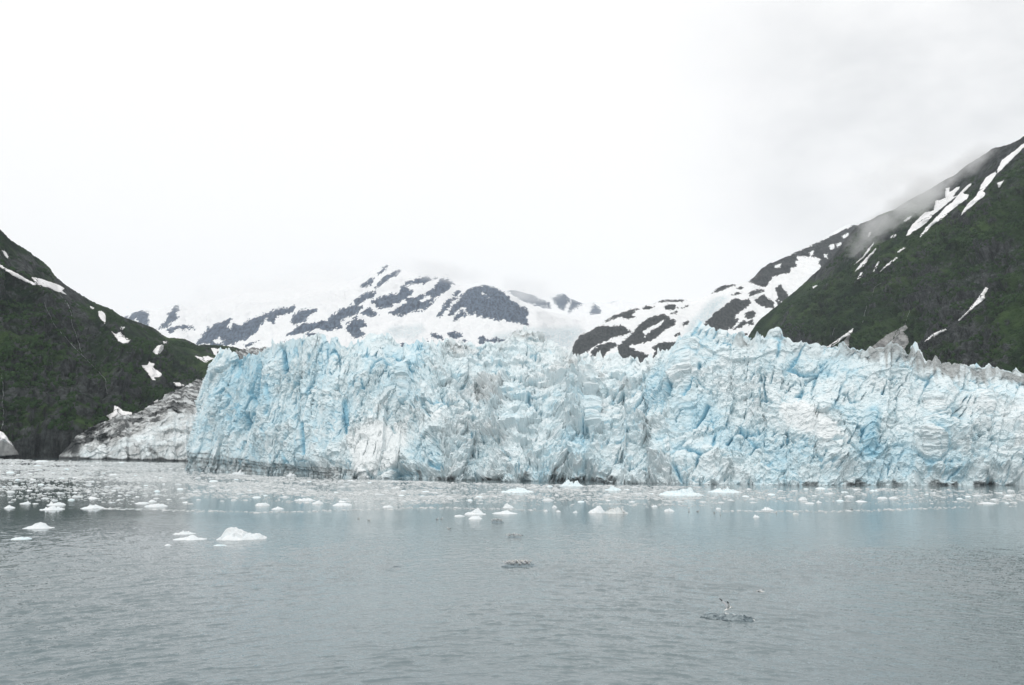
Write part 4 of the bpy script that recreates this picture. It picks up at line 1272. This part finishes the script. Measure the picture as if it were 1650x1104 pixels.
gull(p[0], p[1], p[2], math.radians(150), 'fly_glide', "gull gliding low over open water right of the glassy floe", None, 1.4, 0)
for px, py, lb in ((578, 836, "gull floating on water left of its pair, below the cliff's snowy fan"), (595, 838.5, "gull floating on water right of its pair, below the cliff's snowy fan"),
                   (705, 837, "left gull of two floating close together left of the pointed floe"), (712, 837, "right gull of two floating close together left of the pointed floe"), (723, 852.5, "gull floating alone below the pointed floe"),
                   (1110, 824.5, "gull floating just right of the bright wedge of ice"), (1125, 824.5, "second gull floating right of the bright wedge of ice"),
                   (1151, 826.5, "gull floating left of the lumpy white floe on the right"), (1161, 830, "gull floating nearest the ship left of the small pointed floe"), (1251, 827, "gull floating just below the lumpy white floe on the right"),
                   (1372, 821, "gull floating alone on grey water below the flat floe pair")):
    p = on_water(px, py)
    gull(p[0], p[1], -.02, rnd.uniform(0, 6.28), 'swim', lb, None, 1.5)
# ------------------------------------------------------------------ snow left on the slopes, and falling water
M = Mat("old_snow")
n1 = M.noise(.05, 5, .6)
n2 = M.noise(.4, 4, .6)
old_snow = M.bsdf(M.mix(M.ramp(n1, .4, .7), (.90, .895, .90), (.82, .81, .81)), .8, M.bump(M.math('ADD', M.math('MULTIPLY', n1, 3), n2), .4, 1.0), .2)
M = Mat("dirty_snow")
n1 = M.noise(1.0, 5, .65, M.mapped((.10, .02, .03)))
n2 = M.noise(.25, 4, .6)
dirty_snow = M.bsdf(M.mix(M.ramp(M.math('ADD', M.math('MULTIPLY', n1, .7), M.math('MULTIPLY', n2, .3)), .38, .62), (.40, .405, .40), (.15, .15, .148)), .9, M.bump(n1, .6, 2.0), .1)
M = Mat("falling_water")
fall_mat = M.bsdf(M.mix(M.ramp(M.noise(.35, 3, .6), .35, .6), (.34, .37, .38), (.06, .07, .07)), .4, None, .5)


def tree_of(P):
    R, C = P.shape[:2]
    return BVHTree.FromPolygons(P.reshape(-1, 3).tolist(), grid_faces(R, C).tolist())


T_LEFT, T_RIGHT = tree_of(P_LEFT), tree_of(P_RIGHT)
CAM = np.array([0, 0, EYE])


SNOW_OUTLINES = []


def hit_dist(tree, x, y):
    q = at(x, y, 1000.0) - CAM
    q = q / np.linalg.norm(q, axis=-1, keepdims=True)
    out = np.full(q.shape[:-1], np.nan)
    for i in np.ndindex(out.shape):
        h = tree.ray_cast(Vector(CAM), Vector(q[i]))
        if h[0] is not None:
            out[i] = h[3]
    return out, q


def patch(name, tree, poly, mat, label, cat, seed, thick=2.6, rag=1.3, step=.8, smooth=3):
    """a snow field lying on the slope, a few metres thick in the middle and thinning to its edge"""
    poly = np.asarray(poly, float)
    SNOW_OUTLINES.append(poly)
    lo, hi = poly.min(0) - 3, poly.max(0) + 3
    xs = np.arange(lo[0], hi[0], step)
    ys = np.arange(lo[1], hi[1], step)
    X, Y = np.meshgrid(xs, ys)
    s = sdf(X, Y, poly, 25) + rag * (fbm(X / 5.5 + seed, Y / 5.5, 4, 900 + seed, .6))
    t, q = hit_dist(tree, X, Y)
    ok = ~np.isnan(t)
    if ok.sum() < 4:
        return None
    t = np.where(ok, t, np.nanmax(t))
    for _ in range(smooth):
        tp = np.pad(t, 1, mode='edge')
        t = (tp[:-2, 1:-1] + tp[2:, 1:-1] + tp[1:-1, :-2] + tp[1:-1, 2:] + 4 * t) / 8
    D = np.nanmedian(t)
    th = np.clip(s * 1.2 + 1.2, -2, thick) * D / 1200
    W = CAM + q * (t - th)[..., None]
    keep = ok & (s > -.1)
    k4 = keep[:-1, :-1] & keep[1:, :-1] & keep[:-1, 1:] & keep[1:, 1:]
    f = grid_faces(*X.shape)[k4.ravel()]
    if not len(f):
        return None
    # drop stray quads far behind a crest
    span = np.ptp((t.ravel())[f], axis=1)
    f = f[span < 60 * D / 1200]
    used = np.unique(f)
    new = np.full(X.size, -1)
    new[used] = np.arange(len(used))
    o = link(name, raw_mesh(name, W.reshape(-1, 3)[used], new[f], None, mat, True))
    md = o.modifiers.new("thickness", 'SOLIDIFY')
    md.thickness = .5
    md.offset = 0
    return tag(o, label, cat)


SN = [
    (Z1((8, 114), (22, 118), (37, 140), (33, 150), (20, 137)), "small slanted snow patch highest up on the left hill"),
    (Z1((-60, 150), (5, 176), (20, 187), (70, 210), (110, 234), (157, 256), (150, 265), (110, 250), (60, 226), (5, 188), (-60, 168)), "long thin snow streak running down from the left edge"),
    (Z1((133, 228), (160, 230), (200, 243), (250, 260), (274, 275), (265, 285), (287, 305), (240, 289), (200, 272), (160, 265), (150, 255)), "tapering snow field right below the left hill's upper crag"),
    (Z1((381, 350), (400, 357), (396, 364), (384, 360)), "tiny snow speck just under the left hill's skyline"),
    (Z1((415, 372), (430, 370), (445, 382), (449, 405), (445, 428), (430, 412), (418, 392)), "upright oval snow patch near the left hill's skyline"),
    (Z1((464, 451), (490, 468), (510, 457), (522, 475), (552, 492), (545, 508), (525, 510), (500, 500), (485, 475)), "ragged snow patch in the middle of the left hill's ridge slope"),
    (Z1((505, 438), (532, 438), (515, 455)), "little three cornered snow spot above the ragged patch"),
    (Z1((649, 537), (668, 517), (697, 512), (690, 537), (680, 552), (660, 556), (647, 545)), "rounded snow patch below the small round spot on the left hill"),
    (Z1((690, 499), (708, 499), (706, 509), (694, 510)), "small round snow spot close under the low end of the left hill's skyline"),
    (Z1((596, 600), (625, 600), (632, 586), (656, 595), (650, 610), (687, 637), (682, 651), (655, 655), (662, 665), (645, 664), (620, 630)), "star shaped snow patch lower down the left hill"),
    (Z1((821, 559), (850, 565), (880, 561), (907, 572), (870, 592), (845, 578)), "flat wedge of snow left of the ice cliff's top"),
    (Z1((894, 528), (915, 529), (950, 534), (967, 550), (940, 546), (920, 544), (927, 570), (905, 556)), "hooked snow patch touching the ice cliff's upper left corner"),
    (Z1((732, 672), (755, 673), (785, 686), (770, 694), (745, 692)), "lone oval snow patch above the dirty ice margin"),
    (Z1((449, 815), (480, 800), (484, 770), (505, 780), (520, 794), (557, 800), (562, 812), (520, 816), (490, 832), (465, 832)), "winged snow patch at the foot of the long waterfall"),
    (Z1((649, 756), (668, 746), (672, 757), (655, 764)), "tiny snow speck beside the top of the dirty ice margin"),
]
for k, (pl, lb) in enumerate(SN):
    patch("snow_patch", T_LEFT, pl, old_snow, lb, "snow patch", k)
patch("snow_bank", T_LEFT, [(-40, 690)] + Z1((5, 883), (20, 893), (50, 933), (75, 968), (82, 983), (5, 987)) + [(-40, 736)], dirty_snow, "dirty brownish snow bank on the shore at the left edge", "snow bank", 40, 3)
patch("snow_patch", T_LEFT, [(-40, 688)] + Z1((5, 881), (20, 891), (46, 928), (60, 945), (30, 935), (5, 925)) + [(-40, 705)], old_snow, "clean white snow cap on the dirty shore bank at the left edge", "snow patch", 41, 9)

SR = [
    (Z5((1400, -60), (1250, 30), (1183, 80), (1130, 122), (1090, 150), (1068, 195), (1072, 208), (1092, 190), (1130, 152), (1183, 100), (1260, 50), (1400, -30)), "upper snow gully streaming down from the right edge"),
    (Z5((1062, 200), (1068, 210), (1040, 250), (1010, 285), (1022, 290), (1016, 306), (990, 325), (950, 360), (913, 391), (924, 365), (950, 330), (975, 310), (993, 280), (1000, 258), (1023, 224)), "lower branching snow gully below the upper one"),
    (Z5((1069, 250), (1100, 236), (1086, 261), (1075, 274)), "small separate snow patch right of the branching gully"),
    (Z5((850, 272), (870, 268), (865, 290), (900, 265), (912, 266), (905, 280), (880, 310), (905, 300), (850, 345), (800, 385), (770, 420), (735, 445), (700, 470), (683, 476), (690, 455), (705, 430), (735, 400), (760, 375), (800, 365), (808, 325), (830, 320), (850, 312)), "broad upper snow field high on the right mountainside"),
    (Z5((962, 246), (958, 260), (925, 292), (952, 300), (940, 322), (905, 342), (870, 372), (840, 400), (790, 432), (770, 457), (738, 487), (745, 468), (772, 432), (820, 385), (850, 350), (880, 330), (910, 292), (935, 265)), "parallel lower strip beside the broad upper snow field"),
    (Z5((665, 420), (690, 394), (717, 383), (702, 400), (682, 413)), "slanted snow dash left of the broad snow field"),
    (Z5((614, 479), (630, 466), (649, 466), (637, 480), (622, 486)), "short snow blot below the slanted dash"),
    (Z5((524, 456), (537, 458), (531, 477), (521, 482)), "tiny upright snow fleck near the right ridge's misty notch"),
    (Z5((459, 597), (500, 560), (520, 530), (549, 498), (546, 511), (525, 541), (505, 567), (470, 594)), "left one of two matching thin snow streaks"),
    (Z5((459, 635), (490, 590), (520, 560), (557, 523), (558, 533), (530, 567), (505, 602), (480, 617)), "right one of two matching thin snow streaks"),
    (Z5((474, 658), (490, 628), (507, 629), (500, 642), (480, 660)), "small snow blot below the two matching streaks"),
    (Z5((543, 625), (555, 594), (568, 578), (572, 585), (560, 607), (548, 628)), "short upright snow streak right of the two matching ones"),
    (Z5((644, 542), (670, 524), (687, 519), (675, 532), (650, 548)), "small slanted snow patch above the thin dash line"),
    (Z5((568, 627), (600, 594), (640, 564), (650, 566), (610, 599), (575, 627)), "thin slanted snow dash line in the green slope"),
    (Z5((284, 691), (300, 681), (309, 685), (290, 697)), "lone snow spot on the green slope's left shoulder"),
    (Z5((900, 834), (940, 795), (985, 740), (1000, 718), (1021, 688), (1032, 695), (1017, 725), (1020, 740), (990, 762), (950, 797), (910, 836)), "long snow sliver in the dark gully at lower right"),
    (Z5((758, 922), (800, 885), (850, 866), (857, 872), (810, 897), (770, 922)), "faint snow sliver just above the glacier's right rim"),
    (Z5((340, 948), (370, 928), (420, 893), (460, 863), (457, 887), (420, 907), (365, 948)), "pale snow tongue rising behind the glacier's right rim"),
]
for k, (pl, lb) in enumerate(SR):
    patch("snow_patch", T_RIGHT, pl, old_snow, lb, "snow patch", 60 + k, 4.5, 1.2, .8, 8)
patch("snow_fan", T_RIGHT, Z5((395, 960), (440, 888), (452, 878), (442, 920), (442, 960)), dirty_snow, "small brown stained snow fan beside the pale snow tongue", "snow fan", 90, 1.5)
patch("snow_fan", T_RIGHT, Z5((490, 985), (560, 925), (600, 893), (650, 868), (682, 848), (692, 865), (672, 880), (692, 900), (696, 928), (672, 960), (640, 990)), dirty_snow, "large brown streaked snow fan behind the glacier's right rim", "snow fan", 91, 1.5)


def fall(tree, line, width, label, seed, cat="waterfall"):
    line = np.asarray(line, float)
    L = np.r_[0, np.cumsum(np.hypot(*np.diff(line, axis=0).T))]
    s = np.arange(0, L[-1], 1.0)
    x = np.interp(s, L, line[:, 0]) + 2.4 * fbm(s / 14, s * 0 + seed, 4, 950 + seed)
    y = np.interp(s, L, line[:, 1]) + .5 * fbm(s / 7, s * 0 + seed, 3, 960 + seed)
    tx, ty = np.gradient(x), np.gradient(y)
    l = np.hypot(tx, ty) + 1e-6
    wd = width * .9 * np.clip(-.05 + .95 * np.abs(fbm(s / 6, s * 0 + seed + 3, 3, 970 + seed)) * 1.9, .06, 1.3)
    rows = []
    for k, off in ((-1, 0), (0, 1), (1, 0)):
        X, Y = x - ty / l * wd * k * .5, y + tx / l * wd * k * .5
        t, q = hit_dist(tree, X, Y)
        rows.append((t, q, off))
    tt = np.nanmin([r[0] for r in rows], axis=0)
    good = ~np.isnan(tt)
    tt = np.interp(s, s[good], tt[good])
    tm_ = np.array([tt[max(0, i - 2):i + 3].min() for i in range(len(tt))])
    G = np.stack([CAM + q * (tm_ - 1.0 - 1.0 * off)[:, None] for _, q, off in rows], 1)
    o = link("waterfall", raw_mesh("waterfall", G, grid_faces(len(s), 3), None, fall_mat, True))
    md = o.modifiers.new("thickness", 'SOLIDIFY')
    md.thickness = .4
    md.offset = 0
    return tag(o, label, cat)


fall(T_LEFT, Z1((6, 640), (14, 690), (10, 760), (15, 800), (8, 875)), 2.2, "white waterfall dropping at the left edge above the snow bank", 1)
fall(T_LEFT, Z1((188, 335), (196, 362), (215, 395), (235, 437), (270, 475), (310, 520), (345, 555), (380, 590), (420, 630), (445, 660), (455, 722)), 1.5, "long thin waterfall winding down the dark face of the left hill", 2)
fall(T_LEFT, Z1((255, 305), (275, 325), (292, 350), (300, 382), (306, 430), (325, 480), (345, 545)), 1.1, "faint upper waterfall branch joining the long thin one", 3)
fall(T_RIGHT, Z5((578, 674), (552, 688), (545, 708), (540, 726)), 1.3, "short upper waterfall on the right mountain's green slope", 4)
fall(T_RIGHT, Z5((516, 770), (508, 800), (499, 842)), 1.1, "short lower waterfall beneath the upper one on the green slope", 5)
fall(T_RIGHT, Z5((700, 788), (690, 815), (680, 852)), 1.2, "thin waterfall ending on the large brown snow fan", 6)
fall(T_RIGHT, Z5((382, 864), (372, 880), (370, 896)), 1.3, "tiny waterfall above the pale snow tongue", 7)

# ------------------------------------------------------------------ mist hanging on the mountains
def mist(px, py, D, rx, ry, depth, dens, seed, roll=0, thr=.42, col=(1, 1, 1)):
    c = at(px, py, D)
    nu, nv = 24, 12
    u, v = np.linspace(0, 2 * np.pi, nu, endpoint=False), np.linspace(0, np.pi, nv)
    V = np.array([[math.sin(b) * math.cos(a), math.sin(b) * math.sin(a), math.cos(b)] for b in v for a in u])
    fc = [((i + 1) * nu + k, (i + 1) * nu + (k + 1) % nu, i * nu + (k + 1) % nu, i * nu + k) for i in range(nv - 1) for k in range(nu)]
    M = Mat("mist")
    oc = M.n('TexCoord', 'Object')
    r = M.n('VectorMath', 'Value', {0: oc}, operation='LENGTH')
    fo = M.n('MapRange', 0, {'Value': r, 'From Min': 1.0, 'From Max': .25}, clamp=True, interpolation_type='SMOOTHSTEP')
    sc_ = F / D / 38
    nz = M.noise(1.0, 6, .62, M.mapped((sc_, sc_, sc_ * 1.5)), .5)
    d = M.math('MULTIPLY', M.ramp(M.math('ADD', nz, M.math('MULTIPLY', M.math('SUBTRACT', fo, .6), .30)), thr, thr + .22), M.math('MULTIPLY', fo, dens))
    vol = M.n('VolumePrincipled', 0, {'Color': col, 'Density': d, 'Anisotropy': .6})
    M.t.links.new(vol, M.out.inputs['Volume'])
    o = link("mist", raw_mesh("mist", V, fc, None, M.m, True))
    o.location = c
    o.scale = (rx * D / F, depth, ry * D / F)
    o.rotation_euler = (0, math.radians(roll), 0)
    return tag(o, None, None, None, 'stuff')


mist(390, 478, 6400, 180, 38, 700, .0032, 1, -10, .45)
mist(505, 455, 6250, 140, 38, 700, .0032, 2, -12, .45)
mist(700, 436, 6400, 140, 26, 600, .0024, 3, 10, .46)
mist(850, 468, 7000, 90, 26, 900, .0022, 4, 8, .46)
mist(1405, 380, 2380, 80, 46, 180, .015, 5, -36, .47)
mist(1475, 322, 2220, 95, 56, 220, .015, 6, -36, .47)
mist(1555, 266, 2080, 80, 36, 190, .012, 7, -32, .48)
mist(1450, 280, 2600, 130, 70, 260, .004, 8, -32, .48)

# ------------------------------------------------------------------ alder scrub on the slopes
M = Mat("alder_leaves")
tn = M.attr('tone')
cc = M.mix(tn, (.006, .018, .009), (.030, .064, .020))
scrub_mat = M.bsdf(M.mix(M.ramp(M.noise(.8, 3, .6), .35, .65), M.mix(.5, cc, (.004, .010, .005)), cc), .95, None, .1)


def scrub(P, veg, n, seed, label):
    rs = np.random.RandomState(seed)
    rock, lush, V = veg
    R, C = rock.shape
    i, j = rs.randint(4, R - 42, n * 6), rs.randint(2, C - 2, n * 6)
    q = P[i, j]
    px, py = seen(q)
    ok = (px > -60) & (px < 1710) & (V[i, j] < .97) & (rs.rand(len(i)) < np.clip(1.25 - 1.7 * rock[i, j] + .3 * lush[i, j], 0, 1)) & (fbm(q[:, 0] / 60, q[:, 2] / 40, 3, seed) > .0)
    for pl in SNOW_OUTLINES:
        ok &= sdf(px, py, pl, 8) < -2.5
    i, j = i[ok][:n], j[ok][:n]
    q = P[i, j]
    m = len(q)
    rad = rs.uniform(1.2, 3.6, m) * (q[:, 1] / 1500) ** .5
    k = np.arange(6) * np.pi / 3
    V6 = []
    for z, s_ in ((-.5, .9), (.45, 1.0)):
        a = k[None] + rs.uniform(0, 1, (m, 1))
        r = rad[:, None] * s_ * rs.uniform(.7, 1.3, (m, 6))
        V6.append(np.stack([q[:, None, 0] + r * np.cos(a), q[:, None, 1] + r * np.sin(a), q[:, None, 2] + rad[:, None] * z * rs.uniform(.7, 1.3, (m, 6))], -1))
    top_ = q + np.stack([rs.uniform(-.2, .2, m) * rad, rs.uniform(-.2, .2, m) * rad, rad * rs.uniform(.9, 1.3, m)], -1)
    VV = np.concatenate([V6[0], V6[1], top_[:, None]], 1)
    f = []
    for a in range(6):
        b = (a + 1) % 6
        f += [[a, b, 6 + b], [a, 6 + b, 6 + a], [6 + a, 6 + b, 12]]
    ff = (np.arange(m)[:, None, None] * 13 + np.array(f)[None]).reshape(-1, 3)
    tone = np.repeat(np.clip(.25 + .4 * lush[i, j] + rs.uniform(-.25, .3, m), 0, 1), 13)  # bushes take on the painted gully shading as well
    return tag(link("alder_scrub", raw_mesh("alder_scrub", VV, ff, {'tone': tone}, scrub_mat, True)), label, None, None, 'stuff')


scrub(P_LEFT, VEG_LEFT, 11000, 21, "dense green alder scrub covering the left hill")
scrub(P_RIGHT, VEG_RIGHT, 17000, 22, "dense green alder scrub covering the right mountainside")
# ------------------------------------------------------------------ haze
def box_obj(name, lo, hi, mat):
    (x0, y0, z0), (x1, y1, z1) = lo, hi
    V = [(x0, y0, z0), (x1, y0, z0), (x1, y1, z0), (x0, y1, z0), (x0, y0, z1), (x1, y0, z1), (x1, y1, z1), (x0, y1, z1)]
    return link(name, raw_mesh(name, V, [(3, 2, 1, 0), (4, 5, 6, 7), (0, 1, 5, 4), (1, 2, 6, 5), (2, 3, 7, 6), (3, 0, 4, 7)], None, mat))


M = Mat("haze_air")
vol = M.n('VolumePrincipled', 0, {'Color': (.86, .925, 1.0), 'Density': 3.2e-5, 'Anisotropy': .0})
M.t.links.new(vol, M.out.inputs['Volume'])
tag(box_obj("haze", (-9000, -200, -12), (9000, 13500, 2300), M.m), kind='stuff')
